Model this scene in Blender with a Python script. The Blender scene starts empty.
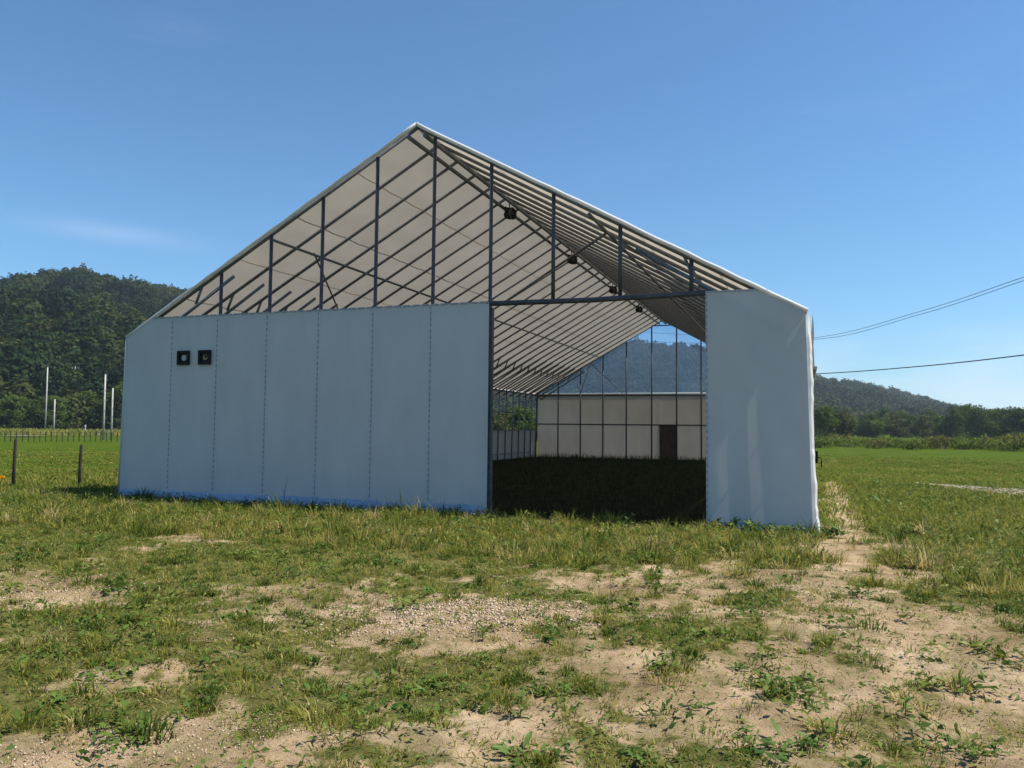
import bpy, math, random
import numpy as np
from mathutils import Vector, Matrix

random.seed(7)
rng = np.random.default_rng(11)
scene = bpy.context.scene
col = scene.collection

# ------------------------------------------------------------------ camera
F_PX, PITCH, ROLL, YAW, CAM_H = 794.4, 0.0545, 0.0099, 0.35, 1.6
cam_data = bpy.data.cameras.new('camera')
cam = bpy.data.objects.new('camera', cam_data)
col.objects.link(cam)
cam_data.sensor_width = 36.0
cam_data.lens = F_PX / 1024 * 36.0
cam_data.clip_start = 0.05
cam_data.clip_end = 6000
cam.matrix_world = (Matrix.Translation((0, 0, CAM_H)) @ Matrix.Rotation(YAW, 4, 'Z')
                    @ Matrix.Rotation(math.pi / 2 + PITCH, 4, 'X') @ Matrix.Rotation(ROLL, 4, 'Z'))
scene.camera = cam

# ------------------------------------------------------------------ sky, sun, exposure
SUN_EL, SUN_AZ = math.radians(56), math.radians(78)      # azimuth from +Y towards +X
world = bpy.data.worlds.new('World')
scene.world = world
world.use_nodes = True
wn, wl = world.node_tree.nodes, world.node_tree.links
wn.clear()
w_out = wn.new('ShaderNodeOutputWorld')
w_bg = wn.new('ShaderNodeBackground')
w_bg.inputs['Strength'].default_value = 0.078
sky = wn.new('ShaderNodeTexSky')
sky.sky_type = 'NISHITA'
sky.sun_disc = False
sky.sun_elevation = SUN_EL
sky.sun_rotation = SUN_AZ
sky.altitude = 50
sky.air_density = 1.0
sky.dust_density = 0.35
sky.ozone_density = 3.2
tc = wn.new('ShaderNodeTexCoord')
sep = wn.new('ShaderNodeSeparateXYZ')
wl.new(tc.outputs['Generated'], sep.inputs[0])
# thin cirrus, stretched sideways, all round the sky
mp = wn.new('ShaderNodeMapping')
mp.inputs['Scale'].default_value = (2.0, 2.0, 16.0)
mp.inputs['Location'].default_value = (4.1, 2.2, 0.7)
wl.new(tc.outputs['Generated'], mp.inputs[0])
nz = wn.new('ShaderNodeTexNoise')
nz.inputs['Scale'].default_value = 1.6
nz.inputs['Detail'].default_value = 7
nz.inputs['Roughness'].default_value = 0.62
wl.new(mp.outputs[0], nz.inputs['Vector'])
cr = wn.new('ShaderNodeMapRange')
cr.inputs['From Min'].default_value = 0.60
cr.inputs['From Max'].default_value = 0.85
cr.inputs['To Max'].default_value = 0.07
wl.new(nz.outputs[0], cr.inputs['Value'])
# low bank of thin cloud along the horizon
lowm = wn.new('ShaderNodeMapRange')
lowm.inputs['From Min'].default_value = 0.0
lowm.inputs['From Max'].default_value = 0.125
lowm.inputs['To Min'].default_value = 1.0
lowm.inputs['To Max'].default_value = 0.0
wl.new(sep.outputs['Z'], lowm.inputs['Value'])
mp2 = wn.new('ShaderNodeMapping')
mp2.inputs['Scale'].default_value = (3.0, 3.0, 11.0)
wl.new(tc.outputs['Generated'], mp2.inputs[0])
nz2 = wn.new('ShaderNodeTexNoise')
nz2.inputs['Scale'].default_value = 2.4
nz2.inputs['Detail'].default_value = 6
wl.new(mp2.outputs[0], nz2.inputs['Vector'])
cr2 = wn.new('ShaderNodeMapRange')
cr2.inputs['From Min'].default_value = 0.36
cr2.inputs['From Max'].default_value = 0.62
cr2.inputs['To Max'].default_value = 0.75
wl.new(nz2.outputs[0], cr2.inputs['Value'])
mul = wn.new('ShaderNodeMath')
mul.operation = 'MULTIPLY'
wl.new(lowm.outputs[0], mul.inputs[0])
wl.new(cr2.outputs[0], mul.inputs[1])
mx = wn.new('ShaderNodeMath')
mx.operation = 'MAXIMUM'
wl.new(mul.outputs[0], mx.inputs[0])
wl.new(cr.outputs[0], mx.inputs[1])
wmix = wn.new('ShaderNodeMixRGB')
wmix.inputs['Color2'].default_value = (6.5, 7.4, 8.9, 1)
# one feathery streak of cirrus over the wooded hill
sd = Vector((-0.724, 0.656, 0.211)).normalized()
st = Vector((0.67, 0.742, -0.035)).normalized()
su = sd.cross(st).normalized()
def wdot(v):
    q = wn.new('ShaderNodeVectorMath')
    q.operation = 'DOT_PRODUCT'
    q.inputs[1].default_value = v
    wl.new(tc.outputs['Generated'], q.inputs[0])
    return q.outputs['Value']
def wmath(op, a, b_=None):
    q = wn.new('ShaderNodeMath')
    q.operation = op
    for i_, v in enumerate((a, b_)):
        if v is None:
            continue
        if isinstance(v, (int, float)):
            q.inputs[i_].default_value = v
        else:
            wl.new(v, q.inputs[i_])
    return q.outputs[0]
e1 = wmath('POWER', wmath('ABSOLUTE', wmath('DIVIDE', wdot(st), 0.085)), 2.0)
e2 = wmath('POWER', wmath('ABSOLUTE', wmath('DIVIDE', wdot(su), 0.011)), 2.0)
streak = wmath('EXPONENT', wmath('MULTIPLY', wmath('ADD', e1, e2), -1.0))
front_ = wmath('GREATER_THAN', wdot(sd), 0.0)
streak = wmath('MULTIPLY', wmath('MULTIPLY', streak, front_), wmath('MULTIPLY', nz.outputs[0], 0.27))
wl.new(wmath('MAXIMUM', mx.outputs[0], streak), wmix.inputs['Fac'])
wb = wn.new('ShaderNodeMixRGB')                 # the camera's cool white balance on blue sky
wb.blend_type = 'MULTIPLY'
wb.inputs['Fac'].default_value = 1.0
wb.inputs['Color2'].default_value = (0.66, 0.97, 1.14, 1)
wl.new(sky.outputs[0], wb.inputs['Color1'])
wl.new(wb.outputs[0], wmix.inputs['Color1'])
wl.new(wmix.outputs[0], w_bg.inputs['Color'])
wl.new(w_bg.outputs[0], w_out.inputs['Surface'])

sun_data = bpy.data.lights.new('sun', 'SUN')
sun_data.energy = 4.9
sun_data.angle = math.radians(0.53)
sun_data.color = (1.0, 0.935, 0.81)
sun = bpy.data.objects.new('sun', sun_data)
col.objects.link(sun)
sdir = Vector((math.sin(SUN_AZ) * math.cos(SUN_EL), math.cos(SUN_AZ) * math.cos(SUN_EL), math.sin(SUN_EL)))
sun.rotation_euler = sdir.to_track_quat('Z', 'Y').to_euler()
sun.location = (40, 20, 60)

vs = scene.view_settings
vs.view_transform = 'Standard'
vs.look = 'None'
vs.gamma = 1.0
vs.use_curve_mapping = False
vs.exposure = 0.8
scene.cycles.max_bounces = 6
scene.cycles.diffuse_bounces = 3
scene.cycles.transparent_max_bounces = 8
scene.cycles.volume_bounces = 0
scene.cycles.caustics_reflective = False
scene.cycles.caustics_refractive = False

# ------------------------------------------------------------------ helpers
def ray(px, py):
    """direction into the place for a point measured on the photograph (used to survey ground positions)"""
    c, s = math.cos(ROLL), math.sin(ROLL)
    a, b = px - 512, py - 384
    u, v = a * c + b * s, -a * s + b * c
    x, y2, z2 = u / F_PX, 1.0, -v / F_PX
    c, s = math.cos(PITCH), math.sin(PITCH)
    y, z = y2 * c - z2 * s, y2 * s + z2 * c
    c, s = math.cos(YAW), math.sin(YAW)
    return Vector((x * c - y * s, x * s + y * c, z))

def gnd(px, py, h=0.0):
    d = ray(px, py)
    return Vector((0, 0, CAM_H)) + d * ((h - CAM_H) / d.z)

def _hash(i, j, seed):
    n = (i.astype(np.int64) * 374761393 + j.astype(np.int64) * 668265263 + seed * 982451653) & 0x7fffffff
    n = ((n ^ (n >> 13)) * 1274126177) & 0x7fffffff
    return ((n ^ (n >> 16)) & 0xffff) / 65535.0

def vnoise(x, y, seed=0):
    x, y = np.asarray(x, float), np.asarray(y, float)
    i, j = np.floor(x), np.floor(y)
    fx, fy = x - i, y - j
    fx, fy = fx * fx * (3 - 2 * fx), fy * fy * (3 - 2 * fy)
    i, j = i.astype(np.int64), j.astype(np.int64)
    a, b = _hash(i, j, seed), _hash(i + 1, j, seed)
    c, d = _hash(i, j + 1, seed), _hash(i + 1, j + 1, seed)
    return (a * (1 - fx) + b * fx) * (1 - fy) + (c * (1 - fx) + d * fx) * fy

def fbm(x, y, seed=0, octv=4):
    t, amp, tot = 0.0, 1.0, 0.0
    for k in range(octv):
        t = t + amp * vnoise(np.asarray(x) * 2 ** k + 17.3 * k, np.asarray(y) * 2 ** k + 5.1 * k, seed + k)
        tot += amp
        amp *= 0.5
    return t / tot

def smooth(a, b, x):
    t = np.clip((x - a) / (b - a), 0, 1)
    return t * t * (3 - 2 * t)

def tris_mesh(name, verts, faces, attrs=None, smooth_shade=False):
    """fast mesh from numpy arrays; faces is (n,3) or (n,4)"""
    me = bpy.data.meshes.new(name)
    verts = np.ascontiguousarray(verts, dtype=np.float32).reshape(-1, 3)
    faces = np.ascontiguousarray(faces, dtype=np.int32)
    n, k = faces.shape
    me.vertices.add(len(verts))
    me.vertices.foreach_set('co', verts.ravel())
    me.loops.add(n * k)
    me.loops.foreach_set('vertex_index', faces.ravel())
    me.polygons.add(n)
    me.polygons.foreach_set('loop_start', np.arange(0, n * k, k, dtype=np.int32))
    if smooth_shade:
        me.polygons.foreach_set('use_smooth', np.ones(n, dtype=bool))
    for an, av in (attrs or {}).items():
        at = me.attributes.new(an, 'FLOAT', 'POINT')
        at.data.foreach_set('value', np.ascontiguousarray(av, dtype=np.float32).ravel())
    me.update(calc_edges=True)
    me.validate()
    return me

class MB:
    """collects boxes, bars and tubes into one mesh"""
    def __init__(self):
        self.v, self.f = [], []
    def box(self, a, b):
        x0, y0, z0 = a
        x1, y1, z1 = b
        n = len(self.v)
        self.v += [(x0, y0, z0), (x1, y0, z0), (x1, y1, z0), (x0, y1, z0), (x0, y0, z1), (x1, y0, z1), (x1, y1, z1), (x0, y1, z1)]
        self.f += [tuple(n + i for i in q) for q in ((0, 3, 2, 1), (4, 5, 6, 7), (0, 1, 5, 4), (1, 2, 6, 5), (2, 3, 7, 6), (3, 0, 4, 7))]
        return self
    def tube(self, pts, r, sides=8, cap=True):
        pts = [Vector(p) for p in pts]
        rs = r if isinstance(r, (list, tuple)) else [r] * len(pts)
        n0 = len(self.v)
        prev = None
        for i, p in enumerate(pts):
            d = (pts[min(i + 1, len(pts) - 1)] - pts[max(i - 1, 0)]).normalized()
            if prev is None:
                up = Vector((0, 0, 1)) if abs(d.z) < 0.9 else Vector((1, 0, 0))
                e1 = d.cross(up).normalized()
            else:
                e1 = (prev - d * prev.dot(d)).normalized()
            prev = e1
            e2 = d.cross(e1)
            for k in range(sides):
                a = 2 * math.pi * k / sides
                self.v.append(tuple(p + (e1 * math.cos(a) + e2 * math.sin(a)) * rs[i]))
        for i in range(len(pts) - 1):
            for k in range(sides):
                a, b = n0 + i * sides + k, n0 + i * sides + (k + 1) % sides
                self.f.append((a, b, b + sides, a + sides))
        if cap:
            self.f.append(tuple(n0 + k for k in reversed(range(sides))))
            self.f.append(tuple(n0 + (len(pts) - 1) * sides + k for k in range(sides)))
        return self
    def mesh(self, name, shade=False):
        me = bpy.data.meshes.new(name)
        me.from_pydata(self.v, [], self.f)
        if shade:
            me.polygons.foreach_set('use_smooth', [len(f) == 4 for f in self.f])
        me.update()
        return me
    def build(self, name, mat, parent=None, shade=False):
        return put(name, self.mesh(name, shade), mat, parent)

def put(name, me, mat, parent=None, loc=None):
    if mat is not None and len(me.materials) == 0:
        me.materials.append(mat)
    o = bpy.data.objects.new(name, me)
    col.objects.link(o)
    if parent is not None:
        o.parent = parent
    if loc is not None:
        o.location = loc
    return o

def tag(o, label=None, cat=None, group=None, kind=None):
    if label: o['label'] = label
    if cat: o['category'] = cat
    if group: o['group'] = group
    if kind: o['kind'] = kind
    return o

def empty(name, loc, rz=0.0):
    o = bpy.data.objects.new(name, None)
    col.objects.link(o)
    o.location = loc
    o.rotation_euler = (0, 0, rz)
    o.empty_display_size = 0.3
    return o

def copy_tree(o, parent=None):
    c = o.copy()
    col.objects.link(c)
    c.parent = parent
    for ch in list(o.children):
        copy_tree(ch, c)
    return c

# ------------------------------------------------------------------ materials
def new_mat(name):
    m = bpy.data.materials.new(name)
    m.use_nodes = True
    m.node_tree.nodes.clear()
    return m, m.node_tree.nodes, m.node_tree.links

def noise_node(n, l, scale, detail=5, vec=None, rough=0.55):
    t = n.new('ShaderNodeTexNoise')
    t.inputs['Scale'].default_value = scale
    t.inputs['Detail'].default_value = detail
    t.inputs['Roughness'].default_value = rough
    if vec is not None:
        l.new(vec, t.inputs['Vector'])
    return t

def ramp(n, l, fac, stops):
    r = n.new('ShaderNodeValToRGB')
    el = r.color_ramp.elements
    while len(el) < len(stops):
        el.new(0.5)
    for e, (p, c) in zip(el, stops):
        e.position = p
        e.color = (*c, 1)
    l.new(fac, r.inputs['Fac'])
    return r

def simple(name, c1, c2, scale=8, rough=0.6, metal=0.0, bump=0.0, spec=0.4):
    m, n, l = new_mat(name)
    o = n.new('ShaderNodeOutputMaterial')
    b = n.new('ShaderNodeBsdfPrincipled')
    g = n.new('ShaderNodeTexCoord')
    t = noise_node(n, l, scale, 6, g.outputs['Object'])
    r = ramp(n, l, t.outputs[0], [(0.3, c1), (0.7, c2)])
    l.new(r.outputs[0], b.inputs['Base Color'])
    b.inputs['Roughness'].default_value = rough
    b.inputs['Metallic'].default_value = metal
    b.inputs['Specular IOR Level'].default_value = spec
    if bump:
        bp = n.new('ShaderNodeBump')
        bp.inputs['Strength'].default_value = bump
        bp.inputs['Distance'].default_value = 0.01
        l.new(t.outputs[0], bp.inputs['Height'])
        l.new(bp.outputs[0], b.inputs['Normal'])
    l.new(b.outputs[0], o.inputs['Surface'])
    return m

def membrane(name, col_a, col_b, trans, fac, weave=0.0, streak=(0.6, 0.6, 0.25)):
    """coated sheet: diffuse face plus light passing through; faint dirt streaks"""
    m, n, l = new_mat(name)
    o = n.new('ShaderNodeOutputMaterial')
    g = n.new('ShaderNodeTexCoord')
    mpn = n.new('ShaderNodeMapping')
    mpn.inputs['Scale'].default_value = streak
    l.new(g.outputs['Object'], mpn.inputs[0])
    t = noise_node(n, l, 3.0, 8, mpn.outputs[0], 0.6)
    r = ramp(n, l, t.outputs[0], [(0.3, col_a), (0.7, col_b)])
    r2 = ramp(n, l, t.outputs[0], [(0.3, tuple(x * 0.86 for x in trans)), (0.7, trans)])
    d = n.new('ShaderNodeBsdfPrincipled')
    d.inputs['Roughness'].default_value = 0.55
    d.inputs['Specular IOR Level'].default_value = 0.25
    l.new(r.outputs[0], d.inputs['Base Color'])
    tr = n.new('ShaderNodeBsdfTranslucent')
    l.new(r2.outputs[0], tr.inputs['Color'])
    if weave:
        wv = n.new('ShaderNodeTexNoise')
        wv.inputs['Scale'].default_value = 1.6
        wv.inputs['Detail'].default_value = 4
        l.new(g.outputs['Object'], wv.inputs['Vector'])
        bp = n.new('ShaderNodeBump')
        bp.inputs['Strength'].default_value = weave
        bp.inputs['Distance'].default_value = 0.03
        l.new(wv.outputs[0], bp.inputs['Height'])
        l.new(bp.outputs[0], d.inputs['Normal'])
    mixn = n.new('ShaderNodeMixShader')
    mixn.inputs[0].default_value = fac
    l.new(d.outputs[0], mixn.inputs[1])
    l.new(tr.outputs[0], mixn.inputs[2])
    l.new(mixn.outputs[0], o.inputs['Surface'])
    return m

def leafy(name, stops, trans=0.35, rough=0.6, random_island=False):
    """leaf material: colour by the 'tone' attribute, part of the light passes through"""
    m, n, l = new_mat(name)
    o = n.new('ShaderNodeOutputMaterial')
    if random_island:
        g = n.new('ShaderNodeNewGeometry')
        fac = g.outputs['Random Per Island']
    else:
        a = n.new('ShaderNodeAttribute')
        a.attribute_name = 'tone'
        fac = a.outputs['Fac']
    r = ramp(n, l, fac, stops)
    d = n.new('ShaderNodeBsdfPrincipled')
    d.inputs['Roughness'].default_value = rough
    d.inputs['Specular IOR Level'].default_value = 0.10
    tr = n.new('ShaderNodeBsdfTranslucent')
    l.new(r.outputs[0], d.inputs['Base Color'])
    l.new(r.outputs[0], tr.inputs['Color'])
    mixn = n.new('ShaderNodeMixShader')
    mixn.inputs[0].default_value = trans
    l.new(d.outputs[0], mixn.inputs[1])
    l.new(tr.outputs[0], mixn.inputs[2])
    l.new(mixn.outputs[0], o.inputs['Surface'])
    return m

M = {}
M['steel'] = simple('galvanised_steel', (0.10, 0.11, 0.13), (0.17, 0.18, 0.20), 14, 0.5, 0.35)
M['dark_steel'] = simple('dark_steel', (0.045, 0.05, 0.06), (0.08, 0.085, 0.10), 10, 0.5, 0.3)
M['roof'] = membrane('roof_membrane', (0.62, 0.61, 0.59), (0.72, 0.71, 0.69), (0.40, 0.352, 0.293), 0.5, 0.15, (0.5, 0.2, 0.5))
M['front'] = membrane('front_membrane', (0.55, 0.55, 0.55), (0.62, 0.615, 0.61), (0.40, 0.40, 0.39), 0.22, 0.5)
M['rear'] = membrane('rear_membrane', (0.46, 0.43, 0.39), (0.53, 0.50, 0.46), (0.32, 0.277, 0.243), 0.5, 0.15)
M['hem'] = membrane('white_hem', (0.78, 0.79, 0.80), (0.84, 0.84, 0.84), (0.8, 0.8, 0.8), 0.4)
M['blue_tarp'] = membrane('blue_tarp', (0.26, 0.34, 0.49), (0.42, 0.49, 0.58), (0.2, 0.26, 0.4), 0.15, 0.6, (3, 3, 6))
M['seam'] = simple('seam_cord', (0.22, 0.25, 0.28), (0.32, 0.35, 0.38), 20, 0.8)
M['black'] = simple('black_plastic', (0.006, 0.006, 0.007), (0.014, 0.014, 0.015), 12, 0.6, spec=0.2)
M['lamp_grey'] = simple('grey_disc', (0.3, 0.3, 0.28), (0.42, 0.41, 0.38), 6, 0.5)
M['amber'] = simple('amber_disc', (0.35, 0.25, 0.12), (0.5, 0.38, 0.2), 6, 0.5)
M['brown_door'] = simple('brown_door', (0.035, 0.022, 0.018), (0.06, 0.038, 0.03), 5, 0.6)
M['concrete'] = simple('pole_concrete', (0.30, 0.30, 0.29), (0.40, 0.39, 0.37), 5, 0.8)
M['wood'] = simple('weathered_post', (0.012, 0.010, 0.009), (0.03, 0.025, 0.021), 18, 0.9, bump=0.4)
M['bark'] = simple('bark', (0.06, 0.048, 0.038), (0.13, 0.10, 0.08), 9, 0.95, bump=0.6)
M['wire'] = simple('wire_black', (0.02, 0.02, 0.022), (0.04, 0.04, 0.042), 3, 0.6)
M['road'] = simple('pale_track', (0.15, 0.12, 0.085), (0.24, 0.195, 0.145), 1.6, 0.95, bump=0.3)
M['grass'] = leafy('grass_blades', [(0.0, (0.046, 0.088, 0.012)), (0.35, (0.148, 0.176, 0.026)), (0.65, (0.255, 0.238, 0.050)), (0.88, (0.33, 0.28, 0.085)), (1.0, (0.48, 0.38, 0.19))], 0.45)
M['indoor_shade'] = leafy('shade_darkened_grass', [(0.0, (0.016, 0.028, 0.007)), (1.0, (0.040, 0.056, 0.014))], 0.2)  # grass inside the hall, its shade painted in as a darker green
M['weed'] = leafy('weed_leaves', [(0.0, (0.030, 0.075, 0.014)), (0.5, (0.080, 0.145, 0.028)), (1.0, (0.18, 0.22, 0.06))], 0.3, 0.45, True)
M['weed_stuff'] = leafy('weed_ground_leaves', [(0.0, (0.040, 0.085, 0.014)), (0.5, (0.10, 0.155, 0.028)), (1.0, (0.21, 0.22, 0.055))], 0.3, 0.5)
M['forest'] = leafy('forest_leaves', [(0.0, (0.012, 0.032, 0.012)), (0.5, (0.028, 0.062, 0.018)), (0.85, (0.055, 0.088, 0.024)), (1.0, (0.085, 0.105, 0.032))], 0.25)
M['tree_a'] = leafy('tree_leaves_green', [(0.0, (0.040, 0.076, 0.012)), (0.5, (0.074, 0.118, 0.018)), (1.0, (0.120, 0.155, 0.030))], 0.42, 0.6, True)
M['tree_b'] = leafy('tree_leaves_dark', [(0.0, (0.026, 0.052, 0.011)), (0.5, (0.050, 0.084, 0.017)), (1.0, (0.082, 0.112, 0.024))], 0.42, 0.6, True)
M['tree_c'] = leafy('tree_leaves_olive', [(0.0, (0.036, 0.050, 0.014)), (0.5, (0.068, 0.080, 0.022)), (1.0, (0.105, 0.105, 0.033))], 0.3, 0.6, True)
M['bush_a'] = leafy('bush_leaves_green', [(0.0, (0.055, 0.095, 0.014)), (0.5, (0.105, 0.150, 0.022)), (1.0, (0.17, 0.20, 0.04))], 0.4, 0.6, True)
M['bush_b'] = leafy('bush_leaves_olive', [(0.0, (0.065, 0.080, 0.018)), (0.5, (0.115, 0.125, 0.030)), (1.0, (0.18, 0.17, 0.045))], 0.4, 0.6, True)
M['flower'] = leafy('goldenrod', [(0.0, (0.16, 0.15, 0.02)), (1.0, (0.28, 0.23, 0.03))], 0.2, 0.6, True)
M['orange'] = leafy('orange_petals', [(0.0, (0.75, 0.36, 0.02)), (1.0, (0.80, 0.48, 0.03))], 0.2, 0.5, True)
M['stone'] = leafy('gravel_stones', [(0.0, (0.18, 0.13, 0.09)), (0.5, (0.36, 0.27, 0.19)), (1.0, (0.54, 0.44, 0.35))], 0.0, 0.9)

# clear film over the open rear gable
m, n, l = new_mat('clear_film')
o_ = n.new('ShaderNodeOutputMaterial')
tp = n.new('ShaderNodeBsdfTransparent')
tp.inputs['Color'].default_value = (0.60, 0.73, 0.90, 1)
df = n.new('ShaderNodeBsdfTranslucent')
df.inputs['Color'].default_value = (0.42, 0.60, 0.92, 1)
gl = n.new('ShaderNodeBsdfGlossy')
gl.inputs['Roughness'].default_value = 0.15
gl.inputs['Color'].default_value = (0.8, 0.85, 0.9, 1)
m1, m2 = n.new('ShaderNodeMixShader'), n.new('ShaderNodeMixShader')
m1.inputs[0].default_value = 0.17
m2.inputs[0].default_value = 0.05
l.new(tp.outputs[0], m1.inputs[1])
l.new(df.outputs[0], m1.inputs[2])
l.new(m1.outputs[0], m2.inputs[1])
l.new(gl.outputs[0], m2.inputs[2])
l.new(m2.outputs[0], o_.inputs['Surface'])
M['film'] = m

# ground: soil, thin moss and turf, told apart by the 'bare' attribute (0 turf, 1 soil) and 'gravel'
m, n, l = new_mat('ground_soil_and_turf')
o_ = n.new('ShaderNodeOutputMaterial')
b = n.new('ShaderNodeBsdfPrincipled')
b.inputs['Roughness'].default_value = 0.95
b.inputs['Specular IOR Level'].default_value = 0.04
g = n.new('ShaderNodeTexCoord')
P = g.outputs['Object']
ab = n.new('ShaderNodeAttribute')
ab.attribute_name = 'bare'
big = noise_node(n, l, 0.9, 6, P)
mid = noise_node(n, l, 7.0, 8, P, 0.65)
fine = noise_node(n, l, 60.0, 6, P, 0.7)
soil = ramp(n, l, big.outputs[0], [(0.28, (0.23, 0.162, 0.095)), (0.48, (0.40, 0.292, 0.185)), (0.72, (0.52, 0.398, 0.272))])
soil2 = n.new('ShaderNodeMixRGB')
soil2.blend_type = 'MULTIPLY'
soil2.inputs['Fac'].default_value = 0.7
sp = ramp(n, l, mid.outputs[0], [(0.28, (0.45, 0.42, 0.38)), (0.5, (0.9, 0.9, 0.9)), (0.75, (1.12, 1.1, 1.08))])
l.new(soil.outputs[0], soil2.inputs['Color1'])
l.new(sp.outputs[0], soil2.inputs['Color2'])
soil3 = n.new('ShaderNodeMixRGB')
soil3.blend_type = 'MULTIPLY'
soil3.inputs['Fac'].default_value = 0.6
sp2 = ramp(n, l, fine.outputs[0], [(0.3, (0.5, 0.48, 0.45)), (0.55, (1, 1, 1)), (0.75, (1.25, 1.22, 1.2))])
l.new(soil2.outputs[0], soil3.inputs['Color1'])
l.new(sp2.outputs[0], soil3.inputs['Color2'])
turf_n = noise_node(n, l, 0.35, 8, P, 0.7)
turf = ramp(n, l, turf_n.outputs[0], [(0.3, (0.030, 0.058, 0.003)), (0.5, (0.050, 0.080, 0.004)), (0.7, (0.072, 0.098, 0.007))])
thatch = ramp(n, l, mid.outputs[0], [(0.3, (0.050, 0.056, 0.016)), (0.55, (0.120, 0.115, 0.036)), (0.75, (0.20, 0.165, 0.070))])
an_ = n.new('ShaderNodeAttribute')
an_.attribute_name = 'near'
tmix = n.new('ShaderNodeMixRGB')
l.new(an_.outputs['Fac'], tmix.inputs['Fac'])
l.new(turf.outputs[0], tmix.inputs['Color1'])
l.new(thatch.outputs[0], tmix.inputs['Color2'])
# break the soil edge with fine noise
addn = n.new('ShaderNodeMath')
addn.operation = 'ADD'
l.new(ab.outputs['Fac'], addn.inputs[0])
sc_ = n.new('ShaderNodeMapRange')
sc_.inputs['To Min'].default_value = -0.55
sc_.inputs['To Max'].default_value = 0.55
l.new(mid.outputs[0], sc_.inputs['Value'])
l.new(sc_.outputs[0], addn.inputs[1])
edge = n.new('ShaderNodeMapRange')
edge.interpolation_type = 'SMOOTHSTEP'
edge.inputs['From Min'].default_value = 0.25
edge.inputs['From Max'].default_value = 0.62
l.new(addn.outputs[0], edge.inputs['Value'])
moss_n = noise_node(n, l, 2.3, 7, P, 0.62)
moss_f = n.new('ShaderNodeMapRange')
moss_f.inputs['From Min'].default_value = 0.43
moss_f.inputs['From Max'].default_value = 0.62
moss_f.inputs['To Max'].default_value = 0.6
l.new(moss_n.outputs[0], moss_f.inputs['Value'])
soil4 = n.new('ShaderNodeMixRGB')
soil4.inputs['Color2'].default_value = (0.125, 0.108, 0.042, 1)
l.new(moss_f.outputs[0], soil4.inputs['Fac'])
l.new(soil3.outputs[0], soil4.inputs['Color1'])
fm = n.new('ShaderNodeMixRGB')
l.new(edge.outputs[0], fm.inputs['Fac'])
l.new(tmix.outputs[0], fm.inputs['Color1'])
l.new(soil4.outputs[0], fm.inputs['Color2'])
l.new(fm.outputs[0], b.inputs['Base Color'])
hsum = n.new('ShaderNodeMath')
hsum.operation = 'ADD'
l.new(mid.outputs[0], hsum.inputs[0])
l.new(fine.outputs[0], hsum.inputs[1])
bp = n.new('ShaderNodeBump')
bp.inputs['Strength'].default_value = 0.75
bp.inputs['Distance'].default_value = 0.03
l.new(hsum.outputs[0], bp.inputs['Height'])
l.new(bp.outputs[0], b.inputs['Normal'])
l.new(b.outputs[0], o_.inputs['Surface'])
M['ground'] = m

# ------------------------------------------------------------------ ground
XL, XR, Y0, HL = -13.706, 0.081, 13.275, 28.32          # hall footprint
PATCH = [  # surveyed bare (+) and lush (-) spots: photo point, half width, half height, strength
    (45, 592, 75, 12, 1.3), (15, 572, 60, 8, .7), (195, 538, 36, 6, .9), (470, 620, 115, 17, 1.5), (590, 583, 120, 13, .7),
    (700, 570, 150, 13, .65), (800, 575, 140, 20, .6), (900, 615, 110, 28, .6), (80, 757, 150, 17, 1.3), (930, 700, 170, 45, .45),
    (770, 725, 150, 40, .30), (620, 660, 150, 18, .3), (560, 725, 140, 28, .4), (260, 752, 110, 10, .7), (845, 535, 24, 30, .6),
    (836, 478, 14, 28, .2), (1000, 650, 60, 30, .5), (20, 690, 60, 10, .6), (270, 600, 70, 14, .35), (330, 650, 70, 14, .35), (430, 735, 60, 20, .45),
    (520, 545, 200, 15, -.7), (690, 640, 60, 13, -.9), (70, 620, 65, 12, -.8), (435, 678, 45, 18, -.6), (130, 712, 60, 14, -.5),
    (230, 560, 220, 14, -.4), (925, 505, 95, 30, -.6), (280, 640, 70, 10, -.4), (635, 716, 35, 9, -.7), (950, 560, 90, 14, -.3),
    (300, 690, 60, 16, -.5), (700, 755, 120, 10, -.3), (50, 665, 70, 12, -.4)]
PW = []
for (px, py, rx, ry, s) in PATCH:
    c = gnd(px, py)
    d = math.hypot(c.x, c.y)
    PW.append((c.x, c.y, rx * d / F_PX, ry * d * d / (F_PX * CAM_H), math.atan2(c.x, c.y), s))

def bareness(x, y):
    """0 turf .. 1 bare soil, as the place has it"""
    x, y = np.asarray(x, float), np.asarray(y, float)
    d = np.hypot(x, y)
    t = 0.27 - 0.29 * smooth(6.5, 10.5, d)
    t = t + 0.04 * smooth(-3, 1.5, x) * (1 - smooth(9, 13, d))
    for (cx, cy, rx, ry, az, s) in PW:
        dx, dy = x - cx, y - cy
        u = dx * math.cos(az) - dy * math.sin(az)
        v = dx * math.sin(az) + dy * math.cos(az)
        t = t + s * 0.8 * np.exp(-((u / rx) ** 2 + (v / ry) ** 2))
    t = t + 0.84 * np.exp(-((x - 0.80 - 0.012 * (y - 13) - 0.5 * (fbm(y * 0.6, x * 0 + 3, 111, 2) - 0.5)) / (0.50 + 0.30 * (1 - smooth(12, 15, y)))) ** 2) * smooth(9.0, 10.5, y) * (1 - smooth(22, 34, y))   # trodden path along the wall
    nearf = 1 - 0.6 * smooth(12, 18, d)
    t = t + (fbm(x * 0.9, y * 0.9, 3, 3) - 0.5) * 0.9 * nearf + (fbm(x * 2.6, y * 2.6, 9, 3) - 0.5) * 1.5 * nearf + (fbm(x * 8, y * 8, 13, 2) - 0.5) * 0.9
    return np.clip(t, 0, 1)

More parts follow.
